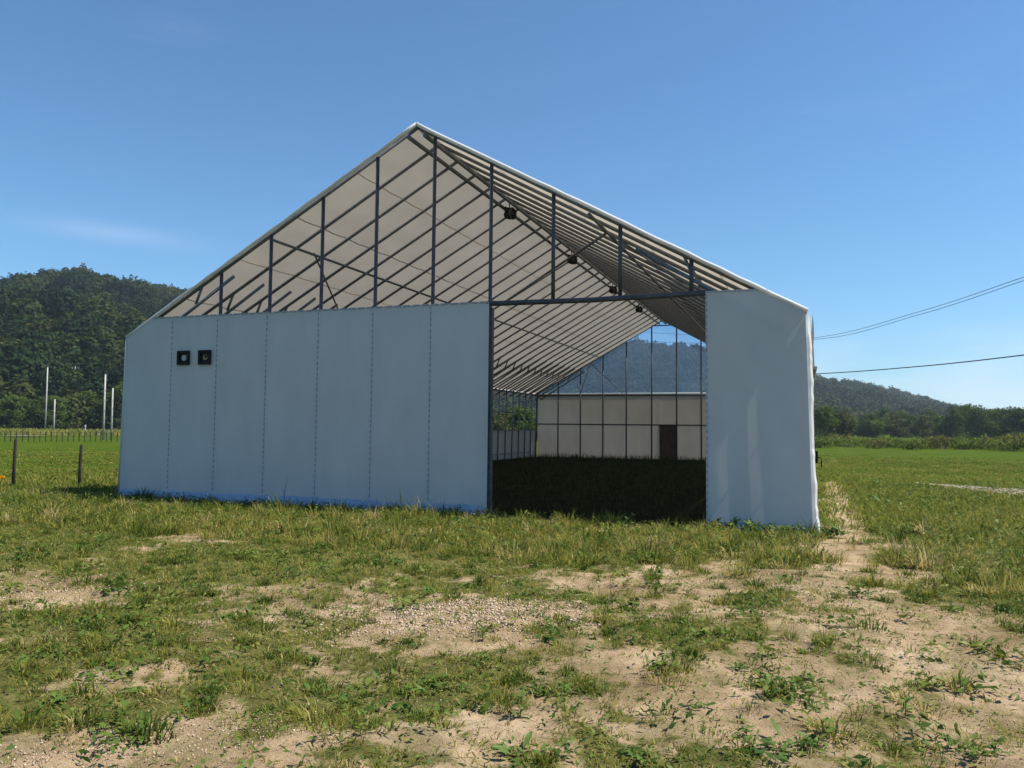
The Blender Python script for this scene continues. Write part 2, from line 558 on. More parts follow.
def ground_z(x, y):
    x, y = np.asarray(x, float), np.asarray(y, float)
    d = np.hypot(x, y)
    near = 1 - smooth(11, 14, d)
    z = (fbm(x * 0.9, y * 0.9, 21, 4) - 0.5) * 0.14 * near + (fbm(x * 5, y * 5, 25, 3) - 0.5) * 0.06 * near
    z = z + (fbm(x * 0.12, y * 0.12, 31, 3) - 0.5) * 0.25 * smooth(45, 120, d)
    z = z + 0.05 * np.exp(-(((x + 2.7) / 1.0) ** 2 + ((y - 6.6) / 0.5) ** 2))
    return z

def graded(lo, hi, step, far, ratio=1.16):
    a = list(np.arange(lo, hi + 1e-6, step))
    s, x = step, hi
    up = []
    while x < far:
        s *= ratio
        x += s
        up.append(x)
    s, x = step, lo
    dn = []
    while x > -far:
        s *= ratio
        x -= s
        dn.append(x)
    return np.array(dn[::-1] + a + up)

gx, gy = graded(-9.5, 6.0, 0.06, 3000), graded(1.5, 14.0, 0.06, 3000)
GX, GY = np.meshgrid(gx, gy)
GZ = ground_z(GX, GY)
bare = bareness(GX, GY)
nearv = 1 - smooth(13, 19, np.hypot(GX, GY)) * np.where(GX > 0.3, 1, np.where(GX < -14, 1, 0))
nx, ny = len(gx), len(gy)
ii = (np.arange(ny - 1)[:, None] * nx + np.arange(nx - 1)[None, :]).ravel()
me = tris_mesh('ground', np.stack([GX, GY, GZ], -1), np.stack([ii, ii + 1, ii + nx + 1, ii + nx], -1),
               {'bare': bare, 'near': nearv}, True)
tag(put('ground', me, M['ground']), kind='structure')

# dirt track on the right-hand field
trk = [(3.3, 27.6, .12), (4.2, 26.5, .6), (5.4, 25.0, 1.1), (7.0, 22.8, 1.4), (10, 19.5, 1.5), (15, 15, 1.5), (24, 9, 1.6)]
vv, ff = [], []
tp_ = []
for i in range(len(trk) - 1):
    for k in range(10):
        t = k / 10
        tp_.append([trk[i][j] * (1 - t) + trk[i + 1][j] * t for j in range(3)])
tp_.append(list(trk[-1]))
for i, (x, y, w) in enumerate(tp_):
    q0, q1 = tp_[max(i - 1, 0)], tp_[min(i + 1, len(tp_) - 1)]
    d = Vector((q1[0] - q0[0], q1[1] - q0[1], 0)).normalized()
    nrm = Vector((-d.y, d.x, 0))
    for s in (-1, -0.4, 0.4, 1):
        ww = w * (1 + 0.35 * (random.random() - 0.5)) * s
        vv.append((x + nrm.x * ww, y + nrm.y * ww, 0.006 + (0.012 if abs(s) < 1 else 0)))
    if i:
        a = (i - 1) * 4
        ff += [(a + k, a + k + 1, a + k + 5, a + k + 4) for k in range(3)]
me = bpy.data.meshes.new('dirt_track')
me.from_pydata(vv, [], [f[::-1] for f in ff])
tag(put('dirt_track', me, M['road']), kind='structure')

# pale gravel yard far away by the fence
yd = gnd(24, 437)
vv = []
for k in range(28):
    a = 2 * math.pi * k / 28
    r = 1 + 0.2 * math.sin(3 * a) + 0.1 * random.random()
    vv.append((yd.x + 1.6 * r * math.cos(a), yd.y + 2.0 * r * math.sin(a), 0.16))
me = bpy.data.meshes.new('gravel_yard')
me.from_pydata(vv, [], [tuple(range(28))])
tag(put('gravel_yard', me, M['road']), kind='structure')

# earth sheet inside the hall, near-black colour paints in the shade under the roof
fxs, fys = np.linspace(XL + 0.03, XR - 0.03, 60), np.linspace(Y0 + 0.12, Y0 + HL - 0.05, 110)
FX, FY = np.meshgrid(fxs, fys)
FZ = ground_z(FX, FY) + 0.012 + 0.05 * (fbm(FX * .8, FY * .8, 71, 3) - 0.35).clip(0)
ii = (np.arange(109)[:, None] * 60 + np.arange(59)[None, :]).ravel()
M['floor_shade'] = simple('shade_darkened_earth', (0.010, 0.010, 0.006), (0.022, 0.021, 0.012), 1.5, 1.0, bump=0.5, spec=0.0)
tag(put('hall_floor_shade', tris_mesh('hall_floor_shade', np.stack([FX, FY, FZ], -1), np.stack([ii, ii + 1, ii + 61, ii + 60], -1), None, True), M['floor_shade']), kind='structure')

# ------------------------------------------------------------------ hills
AZ = np.array([-100, -80, -66, -58, -53, -51, -49.2, -47.5, -46.3, -44, -42.6, -38, -30, -20, -12.3, -10.9, -6.7, -3, 0.9, 3.5, 6, 8, 9.6, 11, 13, 20, 40, 70])
EL = np.array([4, 6, 8.0, 8.3, 8.6, 9.0, 9.6, 9.3, 9.05, 9.0, 9.0, 8.5, 7.4, 6.7, 6.05, 5.9, 5.55, 4.6, 3.45, 2.9, 2.35, 1.6, .95, .5, .25, .3, .8, 1.0])
RC = np.interp(AZ, [-100, -46, -38, -20, 0, 12, 70], [420, 430, 520, 760, 850, 950, 1000])
RF = np.interp(AZ, [-100, -46, -38, -20, 0, 12, 70], [175, 175, 230, 380, 430, 500, 600])

def hill_h(r, azd):
    e = np.interp(azd, AZ, EL)
    rc = np.interp(azd, AZ, RC)
    rf = np.interp(azd, AZ, RF)
    hc = np.maximum(rc * np.tan(np.radians(e)) - 6.0, 0.5)
    t = np.clip((r - rf) / (rc - rf), 0, 1)
    up = t ** 0.85 * (1 - 0.12 * np.sin(t * math.pi))
    dn = smooth(rc, rc * 1.9, r)
    x, y = r * np.sin(np.radians(azd)), r * np.cos(np.radians(azd))
    wob = (fbm(x / 70, y / 70, 41, 4) - 0.5) * 0.42 * np.sin(np.clip(t, 0, 1) * math.pi) * hc
    return hc * up * (1 - 0.6 * dn) + wob - 0.4

az = np.linspace(-100, 70, 260)
rr = np.concatenate([np.linspace(160, 1000, 90), np.linspace(1020, 2200, 16)])
A2, R2 = np.meshgrid(az, rr)
HX, HY = R2 * np.sin(np.radians(A2)), R2 * np.cos(np.radians(A2))
HZ = hill_h(R2, A2)
HZ[0, :] = -2
ii = (np.arange(len(rr) - 1)[:, None] * len(az) + np.arange(len(az) - 1)[None, :]).ravel()
me = tris_mesh('hill', np.stack([HX, HY, HZ], -1), np.stack([ii, ii + 1, ii + len(az) + 1, ii + len(az)], -1), None, True)
M['hill'] = simple('forest_floor', (0.007, 0.014, 0.005), (0.014, 0.025, 0.009), 0.05, 0.95)
tag(put('hill', me, M['hill']), kind='structure')

def crown_variant(seed, quads, conifer):
    """one forest tree of unit crown radius, leaf clumps facing outwards over a lumpy crown"""
    r_ = np.random.default_rng(seed)
    d = r_.standard_normal((quads, 3))
    d /= np.linalg.norm(d, axis=-1, keepdims=True)
    d[:, 2] = np.where(d[:, 2] < -0.5, -d[:, 2], d[:, 2])
    ph = r_.uniform(0, 6, 4)
    lump = 0.78 + 0.16 * np.sin(d[:, 0] * 6 + ph[0]) * np.cos(d[:, 1] * 5.3 + ph[1]) + 0.14 * np.sin(d[:, 2] * 7 + ph[2]) * np.sin(d[:, 0] * 9 + ph[3]) + 0.05 * r_.standard_normal(quads)
    p = d * lump[:, None] * (0.75 + 0.25 * r_.random((quads, 1)) ** 0.4)
    if conifer:
        t = r_.random(quads) ** 1.5
        a = r_.uniform(0, 6.283, quads)
        rr_ = (1 - t) * 0.62 * (0.7 + 0.3 * np.sin(t * 40)) * r_.uniform(.6, 1.05, quads)
        p = np.stack([rr_ * np.cos(a), rr_ * np.sin(a), t * 2.3 - 0.6], 1)
        d = np.stack([np.cos(a), np.sin(a), np.full(quads, 0.5)], 1)
    nrm = d + 0.5 * r_.standard_normal(d.shape)
    nrm /= np.linalg.norm(nrm, axis=-1, keepdims=True)
    e1 = np.cross(nrm, r_.standard_normal(d.shape))
    e1 /= np.linalg.norm(e1, axis=-1, keepdims=True)
    e2 = np.cross(nrm, e1)
    s_ = r_.uniform(0.045, 0.115, (quads, 1)) * (0.8 if conifer else 1)
    v = np.stack([p - e1 * s_, p - e2 * s_ * .7, p + e1 * s_, p + e2 * s_ * .7], 1)
    v[..., 2] += 0.75
    return tris_mesh('wood_crown', v.reshape(-1, 3), np.arange(quads * 4).reshape(-1, 4))

def tone_mat(k, c):
    return leafy('wood_leaves_%d' % k, [(0.0, tuple(q * .7 for q in c)), (0.6, c), (1.0, tuple(q * 1.35 for q in c))], 0.25, 0.65, True)
wood_col = bpy.data.collections.new('wood_variants')
WV = [(0, (0.012, 0.034, 0.013)), (0, (0.020, 0.050, 0.015)), (0, (0.034, 0.072, 0.020)), (0, (0.060, 0.098, 0.022)), (0, (0.088, 0.108, 0.026)), (1, (0.012, 0.032, 0.014)), (1, (0.016, 0.040, 0.016))]
for k, (con, c) in enumerate(WV):
    wm_ = crown_variant(300 + k, 500 if con else 950, con)
    wm_.materials.append(tone_mat(k, tuple(q * .52 for q in c)))
    wood_col.objects.link(bpy.data.objects.new('wood_crown_%02d' % k, wm_))

ng = bpy.data.node_groups.new('wood_scatter', 'GeometryNodeTree')
ng.interface.new_socket('Geometry', in_out='INPUT', socket_type='NodeSocketGeometry')
ng.interface.new_socket('Geometry', in_out='OUTPUT', socket_type='NodeSocketGeometry')
gi, go = ng.nodes.new('NodeGroupInput'), ng.nodes.new('NodeGroupOutput')
iop, ci = ng.nodes.new('GeometryNodeInstanceOnPoints'), ng.nodes.new('GeometryNodeCollectionInfo')
ci.inputs['Collection'].default_value = wood_col
ci.inputs['Separate Children'].default_value = True
ci.inputs['Reset Children'].default_value = True
iop.inputs['Pick Instance'].default_value = True
def nattr(nm, typ):
    a = ng.nodes.new('GeometryNodeInputNamedAttribute')
    a.data_type = typ
    a.inputs['Name'].default_value = nm
    return next(o for o in a.outputs if o.enabled and o.name == 'Attribute')
cx_, cr_ = ng.nodes.new('ShaderNodeCombineXYZ'), ng.nodes.new('ShaderNodeCombineXYZ')
for k_ in ('X', 'Y'):
    ng.links.new(nattr('crown_r', 'FLOAT'), cx_.inputs[k_])
ng.links.new(nattr('crown_h', 'FLOAT'), cx_.inputs['Z'])
ng.links.new(nattr('turn', 'FLOAT'), cr_.inputs['Z'])
ng.links.new(gi.outputs[0], iop.inputs['Points'])
ng.links.new(ci.outputs[0], iop.inputs['Instance'])
ng.links.new(nattr('variant', 'INT'), iop.inputs['Instance Index'])
ng.links.new(cr_.outputs[0], iop.inputs['Rotation'])
ng.links.new(cx_.outputs[0], iop.inputs['Scale'])
ng.links.new(iop.outputs[0], go.inputs[0])

def forest(n, az0, az1, size, name, seed, label, pine):
    r_ = np.random.default_rng(seed)
    a = r_.uniform(az0, az1, n * 4)
    rf, rc = np.interp(a, AZ, RF) - 4, np.interp(a, AZ, RC)
    u = r_.uniform(0, 1, n * 4)
    r = np.sqrt(rf ** 2 + u * ((rc * 1.06) ** 2 - rf ** 2))
    x, y = r * np.sin(np.radians(a)), r * np.cos(np.radians(a))
    cell = np.floor(x / (size * 0.55)).astype(np.int64) * 100003 + np.floor(y / (size * 0.55)).astype(np.int64)
    _, keep = np.unique(cell, return_index=True)
    keep = r_.permutation(keep)[:n]
    x, y, r, a = x[keep], y[keep], r[keep], a[keep]
    z = hill_h(r, a)
    k = len(x)
    v = np.stack([x, y, z + 0.6], 1)
    me = bpy.data.meshes.new(name)
    me.vertices.add(k)
    me.vertices.foreach_set('co', v.astype(np.float32).ravel())
    rad = size * (0.30 + 0.55 * r_.random(k) ** 1.5)
    stand = fbm(x / 45, y / 45, 77, 3)
    con = r_.random(k) < pine * smooth(0.52, 0.66, fbm(x / 60, y / 60, 78, 3))
    var = np.clip(np.round((stand - 0.5) * 9 + 2 + 0.9 * r_.standard_normal(k)), 0, 4).astype(np.int32)
    var = np.where(con, 5 + (r_.random(k) < .5), var).astype(np.int32)
    for nm, vals in (('crown_r', rad * np.where(con, .8, 1)), ('crown_h', rad * r_.uniform(.7, 1.1, k)), ('turn', r_.uniform(0, 6.283, k))):
        me.attributes.new(nm, 'FLOAT', 'POINT').data.foreach_set('value', vals.astype(np.float32))
    me.attributes.new('variant', 'INT', 'POINT').data.foreach_set('value', var)
    o = put(name, me, None)
    md = o.modifiers.new('scatter', 'NODES')
    md.node_group = ng
    print(name, k)
    return tag(o, label, 'forest', kind='stuff')

forest(3600, -72, -38, 8.5, 'hillside_wood', 1, 'dense dark green mixed wood covering the hill beside the gable', 0.07)
forest(9000, -38, 12.5, 11.0, 'far_hillside_wood', 2, 'distant hazy wood on the hill behind the hall and over the right field', 0.0)

# ------------------------------------------------------------------ the hall
hall = tag(empty('membrane_hall', ((XL + XR) / 2, Y0, 0)), 'large white membrane hall with open gable, steel pipe frame and wide open doorway', 'hall')
HW, HE, HA, LEAN = (XR - XL) / 2, 3.444, 7.288, 0.075      # half width, eave, apex, lean of side walls
CX = (XL + XR) / 2
def lx(x): return x - CX                                   # place x -> hall x
SL = (HA - HE) / HW
def roof_z(x): return HE + (HW - abs(x)) * SL

# roof: five sheets a side with a welded lap between them, sagging a little between the rafters
NF = 30
fy = np.linspace(0.03, HL - 0.03, NF)                      # frame positions
def roof_sheet(side, t0, t1, lift):
    nu, nv = 7, 113
    u = np.linspace(t0, t1, nu)
    v = np.linspace(-0.06, HL + 0.06, nv)
    U, V = np.meshgrid(u, v)
    X = side * HW * (1 - U) * 1.0 + side * 0.02 * (1 - U)
    ph = (V - fy[0]) / (fy[1] - fy[0])
    sag = -0.022 * np.sin(np.pi * ph) ** 2 + (vnoise(U * 30, V * 2.0, 51) - 0.5) * 0.016
    Z = HE + (HW - np.abs(X)) * SL + 0.055 + lift + sag
    ii = (np.arange(nv - 1)[:, None] * nu + np.arange(nu - 1)[None, :]).ravel()
    f = np.stack([ii, ii + 1, ii + nu + 1, ii + nu], -1)
    if side > 0: f = f[:, ::-1]
    return put('roof_sheet', tris_mesh('roof_sheet', np.stack([X, V, Z], -1), f, None, True), M['roof'], hall)
for side in (-1, 1):
    for k in range(5):
        roof_sheet(side, k / 5, (k + 1) / 5 + (0.0035 if k < 4 else 0), 0.004 * (k % 2))

# rafters with the haunch bar near the eave, one mesh per side shared by every frame
def rafter_mesh(side):
    r = MB()
    r.tube([(side * HW, 0, HE - 0.01), (side * 0.0, 0, HA - 0.01)], 0.035, 8)
    return r.mesh('rafter', True)
def haunch_mesh(side):
    r = MB()
    off = 0.30
    a = (side * (HW - 0.20), 0, HE - 0.32)
    b = (side * (HW - 2.71), 0, roof_z(HW - 2.71) - off)
    r.tube([a, b], 0.034, 8)
    r.tube([(side * (HW - 1.75), 0, roof_z(HW - 1.75) - off), (side * (HW - 1.90), 0, roof_z(HW - 1.90) - 0.03)], 0.028, 6)
    return r.mesh('haunch_bar', True)
def spost_mesh(side):
    return MB().tube([(side * (HW + LEAN - 0.04), 0, 0), (side * (HW - 0.04), 0, HE - 0.03)], 0.032, 8).mesh('side_post', True)
for side in (-1, 1):
    rm, hm, pm = rafter_mesh(side), haunch_mesh(side), spost_mesh(side)
    for y in fy:
        put('rafter', rm, M['steel'], hall, (0, y, 0))
        put('haunch_bar', hm, M['steel'], hall, (0, y, 0))
        put('side_post', pm, M['steel'], hall, (0, y, 0))
# ridge rails, purlins, eave rails
for x, dz, r in ((-0.17, 0.10, 0.042), (0.17, 0.10, 0.042)):
    MB().tube([(x, -0.02, roof_z(x) - dz), (x, HL, roof_z(x) - dz)], r).build('ridge_rail', M['steel'], hall, True)
for x in (lx(-10.10), lx(-3.45)):
    MB().tube([(x, 0.0, roof_z(x) - 0.09), (x, HL, roof_z(x) - 0.09)], 0.030).build('purlin', M['steel'], hall, True)
for s in (-1, 1):
    MB().tube([(s * (HW - 0.02), 0, HE - 0.06), (s * (HW - 0.02), HL, HE - 0.06)], 0.035).build('eave_rail', M['steel'], hall, True)
    for z in (2.35, 1.45, 0.30):
        x = s * (HW - 0.08 + LEAN * (1 - z / HE))
        MB().tube([(x, 0.05, z), (x, HL - .05, z)], 0.020, 6).build('side_rail', M['steel'], hall, True)
# braces on the slopes and knee braces under the purlins
def slope_brace(x0, y0, x1, y1, dz=0.06):
    MB().tube([(x0, y0, roof_z(x0) - dz), (x1, y1, roof_z(x1) - dz)], 0.022, 6).build('roof_brace', M['steel'], hall, True)
slope_brace(lx(-10.10), 1.55, lx(-12.1), 6.2)
slope_brace(lx(-3.45), 1.55, lx(-1.5), 6.2)
MB().tube([(lx(-3.45), 1.4, 5.33), (lx(-9.35), 11.4, 5.76)], 0.028, 6).build('tie_bar', M['steel'], hall, True)
for yb in (HL - 0.35,):
    for xp, sg in ((lx(-10.6), 1), (lx(-3.0), -1)):
        zt = roof_z(xp) - 0.10
        MB().tube([(xp, yb, zt), (xp - sg * 0.55, yb, 3.45)], 0.020, 6).build('knee_brace', M['steel'], hall, True)
        MB().tube([(xp, yb, zt), (xp + sg * 1.75, yb, 3.45)], 0.020, 6).build('knee_brace', M['steel'], hall, True)

# front gable: posts, head beam, jambs
HP = 3.86
front_x = [-12.47, -11.30, -10.08, -8.87, -7.66, -6.44, -5.29, -4.10, -2.90, -1.70, -0.55]
for x in front_x:
    h = lx(x)
    if x < -12:
        continue
    low = HP if -5.2 < x < -1.5 else 0.0
    MB().tube([(h, 0.02, low), (h, 0.02, roof_z(h) - 0.02)], 0.036, 8).build('gable_post', M['dark_steel'], hall, True)
MB().tube([(lx(-5.34), -0.01, HP - 0.03), (lx(-3.4), -0.012, HP - 0.05), (lx(-1.40), -0.01, HP - 0.02)], 0.047, 10).build('door_head_beam', M['dark_steel'], hall, True)
MB().tube([(lx(-13.2), 0.02, HP - 0.06), (lx(-5.3), 0.02, HP - 0.06)], 0.032, 8).build('gable_rail', M['steel'], hall, True)
MB().box((lx(-5.29), -0.01, 0.0), (lx(-5.235), 0.09, HP - 0.10)).build('door_jamb', M['dark_steel'], hall)
MB().box((lx(-1.46), 0.03, 0.0), (lx(-1.41), 0.09, HP - 0.09)).build('door_jamb', M['dark_steel'], hall)
# rolled hem along both rakes and the ridge cap
for s in (-1, 1):
    pts = []
    for k in range(27):
        t = k / 26
        x = s * (HW + 0.02) * (1 - t)
        pts.append((x, -0.045 + 0.012 * random.uniform(-1, 1), HE + (HW - abs(x)) * SL + 0.035 + 0.008 * random.uniform(-1, 1)))
    MB().tube(pts, 0.036, 8).build('rake_hem', M['hem'], hall, True)
MB().tube([(0, -0.05, HA + 0.035), (0, HL + 0.07, HA + 0.035)], 0.045, 8).build('ridge_cap', M['hem'], hall, True)

# front cloth sheets: a grid sheet with soft creases, top cut to the roofline where the wall is low
def wall_sheet(name, x0, x1, z0, ztop, y, mat, parent, lean0=0.0, lean1=0.0, amp=0.012, seed=0, nz=34):
    nu = max(6, int((x1 - x0) / 0.10))
    u, v = np.linspace(0, 1, nu), np.linspace(0, 1, nz)
    U, V = np.meshgrid(u, v)
    X = x0 + (x1 - x0) * U
    Zt = ztop(X) if callable(ztop) else np.full_like(X, ztop)
    Z = z0 + (Zt - z0) * V
    X = X + (lean0 * (1 - U) + lean1 * U) * (1 - Z / HE)
    bag = np.sin(np.pi * U) * np.sin(np.pi * V)
    Y = y + ((fbm(X * 0.9 + seed * 7.1, Z * 0.5 + seed, 61 + seed, 3) - 0.5) * 4 + (fbm(X * 5 + Z * 1.5, Z * 0.8 - X, 62 + seed, 2) - 0.5) * 0.9) * amp * bag - amp * bag
    ii = (np.arange(nz - 1)[:, None] * nu + np.arange(nu - 1)[None, :]).ravel()
    me = tris_mesh(name, np.stack([X, Y, Z], -1), np.stack([ii, ii + 1, ii + nu + 1, ii + nu], -1), None, True)
    return put(name, me, mat, parent)
def top_front(X): return np.minimum(HP, HE + (HW - np.abs(X)) * SL + 0.03)
edges = [-13.706, -12.47, -11.30, -10.08, -8.87, -7.66, -6.44, -5.28]
for i in range(7):
    sh = wall_sheet('front_sheet', lx(edges[i]) - (0.0 if i == 0 else -0.002), lx(edges[i + 1]), 0.18, top_front, -0.055, M['front'], hall,
                    -LEAN if i == 0 else 0, 0, 0.017, i)
    if i:
        sm = MB()
        z = 0.26
        while z < HP - 0.08:
            ln = random.uniform(0.045, 0.075)
            w = 0.008
            sm.box((lx(edges[i]) - w, -0.066, z), (lx(edges[i]) + w, -0.0585, z + ln))
            z += ln + random.uniform(0.035, 0.06)
        sm.build('lacing', M['seam'], sh)
# stiff hem along the top of the left wall
hz = MB()
for k in range(40):
    a = -13.05 + k * (7.77 / 40)
    hz.box((lx(a) + .01, -0.068, HP - 0.025), (lx(a + 7.77 / 40) - .03, -0.058, HP + 0.008))
hz.build('top_hem', M['seam'], hall)
# blue ground skirt under the left wall
nu, nz_ = 110, 6
U, V = np.meshgrid(np.linspace(0, 1, nu), np.linspace(0, 1, nz_))
X = lx(-13.75) + (lx(-5.28) - lx(-13.75)) * U
Zs = -0.02 + V * (0.21 + 0.03 * vnoise(U * 40, V, 5))
Ys = -0.062 - (1 - V) * (0.05 + 0.10 * vnoise(U * 34, V * 2, 6)) 
ii = (np.arange(nz_ - 1)[:, None] * nu + np.arange(nu - 1)[None, :]).ravel()
put('ground_skirt', tris_mesh('ground_skirt', np.stack([X, Ys, Zs], -1), np.stack([ii, ii + 1, ii + nu + 1, ii + nu], -1), None, True), M['blue_tarp'], hall)
# right-hand door cheek with its thick white corner hem
rs = wall_sheet('front_sheet', lx(-1.465), lx(0.075), 0.05, top_front, -0.06, M['front'], hall, 0, LEAN, 0.010, 21, 40)
sm = MB()
for k in range(34):
    z = 0.1 + k * 0.11
    sm.box((lx(-1.455), -0.072, z), (lx(-1.44), -0.0665, z + 0.07))
sm.build('lacing', M['seam'], rs)
sm = MB()
for k in range(14):
    a = -1.45 + k * 0.07
    sm.box((lx(a), -0.074, HP - 0.03), (lx(a + 0.05), -0.066, HP - 0.015))
sm.build('lacing', M['seam'], rs)
vv, ff = [], []
for k in range(40):                                        # the sheet folded round the corner post, catching the sun
    t = k / 39
    z = t * (HE - 0.04)
    x = HW + LEAN * (1 - t)
    wob = 0.012 * math.sin(t * 11) + 0.008 * random.uniform(-1, 1) + (0.05 * (1 - t * 12) if t < 0.08 else 0)
    vv += [(x - 0.012, -0.066, z), (x + 0.030 + wob, -0.045, z), (x + 0.062 + wob, 0.02, z), (x + 0.055, 0.10, z)]
    if k:
        a = (k - 1) * 4
        ff += [(a + q, a + q + 1, a + q + 5, a + q + 4) for q in range(3)]
me = bpy.data.meshes.new('corner_fold')
me.from_pydata(vv, [], ff)
put('corner_fold', me, M['hem'], hall)
MB().box((lx(-1.46), -0.074, 0.0), (lx(0.11), -0.045, 0.12)).build('ground_skirt', M['blue_tarp'], hall)
MB().tube([(-HW - LEAN - .01, -0.05, 0.0), (-HW - .01, -0.05, HE)], 0.022, 8).build('corner_hem', M['front'], hall, True)

# side walls: low sheet, hanging eave valance, the middle left open
def side_sheet(name, s, z0, z1, out, mat, seed, y0=0.04, y1=None):
    y1 = HL - 0.04 if y1 is None else y1
    nv, nu = 140, 6
    U, V = np.meshgrid(np.linspace(0, 1, nu), np.linspace(y0, y1, nv))
    Z = z0 + (z1 - z0) * U
    X = s * (HW + LEAN * (1 - Z / HE) + out) + (vnoise(V * 1.7, U * 3, seed) - 0.5) * 0.05 * (np.abs(U - 0.5) < 0.49)
    ii = (np.arange(nv - 1)[:, None] * nu + np.arange(nu - 1)[None, :]).ravel()
    return put(name, tris_mesh(name, np.stack([X, V, Z], -1), np.stack([ii, ii + 1, ii + nu + 1, ii + nu], -1), None, True), mat, hall)
side_sheet('side_sheet', -1, 0.02, 1.45, 0.02, M['rear'], 3)
side_sheet('side_sheet', 1, 0.02, 0.80, 0.03, M['blue_tarp'], 4, 0.6)
side_sheet('eave_valance', 1, 2.62, HE + 0.03, 0.10, M['front'], 7, 0.25)
side_sheet('eave_valance', -1, 3.10, HE + 0.05, 0.05, M['front'], 8)
# roller pipe with its winder on the right wall
MB().tube([(HW + 0.13, 0.3, 2.60), (HW + 0.13, HL - .3, 2.60)], 0.030, 8).build('roller_pipe', M['front'], hall, True)
wd = MB().tube([(HW + 0.13, 2.4, 0.05), (HW + 0.12, 2.4, 2.6)], 0.020, 8).build('winder_pole', M['black'], hall, True)
MB().box((HW + 0.09, 2.33, 1.0), (HW + 0.19, 2.47, 1.22)).build('winder_box', M['black'], wd)
MB().tube([(HW + 0.19, 2.4, 1.1), (HW + 0.25, 2.4, 1.1), (HW + 0.25, 2.4, 0.92)], 0.012, 6).build('winder_crank', M['black'], wd, True)

# rear gable: beige sheets below, posts, girts, door, clear film above
RX = [-13.66, -12.45, -11.20, -9.96, -8.70, -7.36, -6.07, -4.83, -3.58, -2.33, -1.1, 0.04]
for x in RX:
    h = lx(x)
    ln = -LEAN if x < -13 else (LEAN if x > 0 else 0)
    MB().tube([(h + ln, HL - 0.13, 0), (h, HL - 0.13, roof_z(h) - 0.05)], 0.038, 8).build('rear_post', M['dark_steel'], hall, True)
for z, r in ((1.80, 0.034), (3.36, 0.045)):
    MB().tube([(-HW, HL - 0.06, z), (HW, HL - 0.06, z)], r, 8).build('rear_girt', M['dark_steel'], hall, True)
MB().tube([(lx(-7.36), HL - 0.1, 7.0), (lx(-6.07), HL - 0.1, 7.0)], 0.03, 8).build('rear_tie', M['dark_steel'], hall, True)
DX0, DX1, DZ = lx(-6.99), lx(-6.12), 1.79
for i in range(len(RX) - 1):
    a, b_ = lx(RX[i]), lx(RX[i + 1]) 
    if a <= DX0 < b_:
        wall_sheet('rear_sheet', a, DX0, 0.0, 3.42, HL, M['rear'], hall, seed=40 + i, nz=16)
        wall_sheet('rear_sheet', DX0, b_, DZ, 3.42, HL, M['rear'], hall, seed=50 + i, nz=10)
    else:
        wall_sheet('rear_sheet', a, b_, 0.0, 3.42, HL, M['rear'], hall, seed=40 + i, nz=16)
MB().tube([(-HW, HL + 0.01, 3.45), (HW, HL + 0.01, 3.45)], 0.035, 8).build('rear_top_hem', M['hem'], hall, True)
dr = MB().box((DX0 + 0.01, HL - 0.02, 0.02), (DX1 - 0.0, HL + 0.02, DZ - 0.01)).build('rear_door', M['brown_door'], hall)
MB().box((DX0 + 0.08, HL - 0.06, 0.88), (DX0 + 0.12, HL - 0.021, 1.0)).build('handle', M['black'], dr)
for i in range(len(RX) - 1):
    a, b_ = lx(RX[i]) + 0.004, lx(RX[i + 1]) - 0.004
    def top(X): return HE + (HW - np.abs(X)) * SL + 0.02
    wall_sheet('clear_film', a, b_, 3.47, top, HL - 0.005, M['film'], hall, amp=0.006, seed=70 + i, nz=14)

# ------------------------------------------------------------------ things fixed to the hall
def make_fan():
    f = empty('circulation_fan', (0, 0, 0))
    MB().tube([(0, 0, 0.0), (0, 0, 0.20)], 0.018, 8).build('hanger', M['black'], f, True)
    b_ = MB()
    b_.tube([(0, -0.14, -0.12), (0, -0.10, -0.12), (0, 0.04, -0.12), (0, 0.16, -0.12)], [0.185, 0.17, 0.15, 0.10], 14, False)
    b_.tube([(0, 0.16, -0.12), (0, 0.04, -0.12), (0, -0.14, -0.12)], [0.09, 0.14, 0.175], 14, False)
    b_.box((-0.22, -0.03, 0.02), (0.22, 0.03, 0.06)).box((-0.20, -0.02, -0.12), (-0.17, 0.02, 0.019)).box((0.17, -0.02, -0.12), (0.20, 0.02, 0.019))
    b_.build('housing', M['black'], f, True)
    MB().tube([(0, 0.02, -0.12), (0, 0.20, -0.12)], [0.075, 0.06], 12).build('motor', M['dark_steel'], f, True)
    for k in range(4):
        bl = MB()
        a = math.pi / 2 * k + 0.3
        c, s = math.cos(a), math.sin(a)
        q = [(0.03, -0.05, -0.03), (0.15, -0.06, -0.05), (0.15, -0.01, 0.05), (0.03, -0.02, 0.03)]
        bl.v = [(x * c - z * s, y - 0.02, x * s + z * c - 0.12) for (x, y, z) in q] + [(x * c - z * s, y - 0.014, x * s + z * c - 0.12) for (x, y, z) in q]
        bl.f = [(0, 1, 2, 3), (7, 6, 5, 4), (0, 4, 5, 1), (1, 5, 6, 2), (2, 6, 7, 3), (3, 7, 4, 0)]
        bl.build('blade', M['dark_steel'], f)
    gd = MB()
    for k in range(3):
        R_ = 0.05 + 0.055 * k
        gd.tube([(R_ * math.cos(t * math.pi / 8), -0.165, -0.12 + R_ * math.sin(t * math.pi / 8)) for t in range(17)], 0.004, 4, False)
    gd.build('guard', M['steel'], f)
    return f
fan = make_fan()
fl = ['black circulation fan hung under the ridge just behind the open front gable',
      'second black circulation fan under the ridge, counted from the open front gable',
      'third black circulation fan under the ridge, counted from the open front gable',
      'black circulation fan under the ridge closest to the rear gable wall']
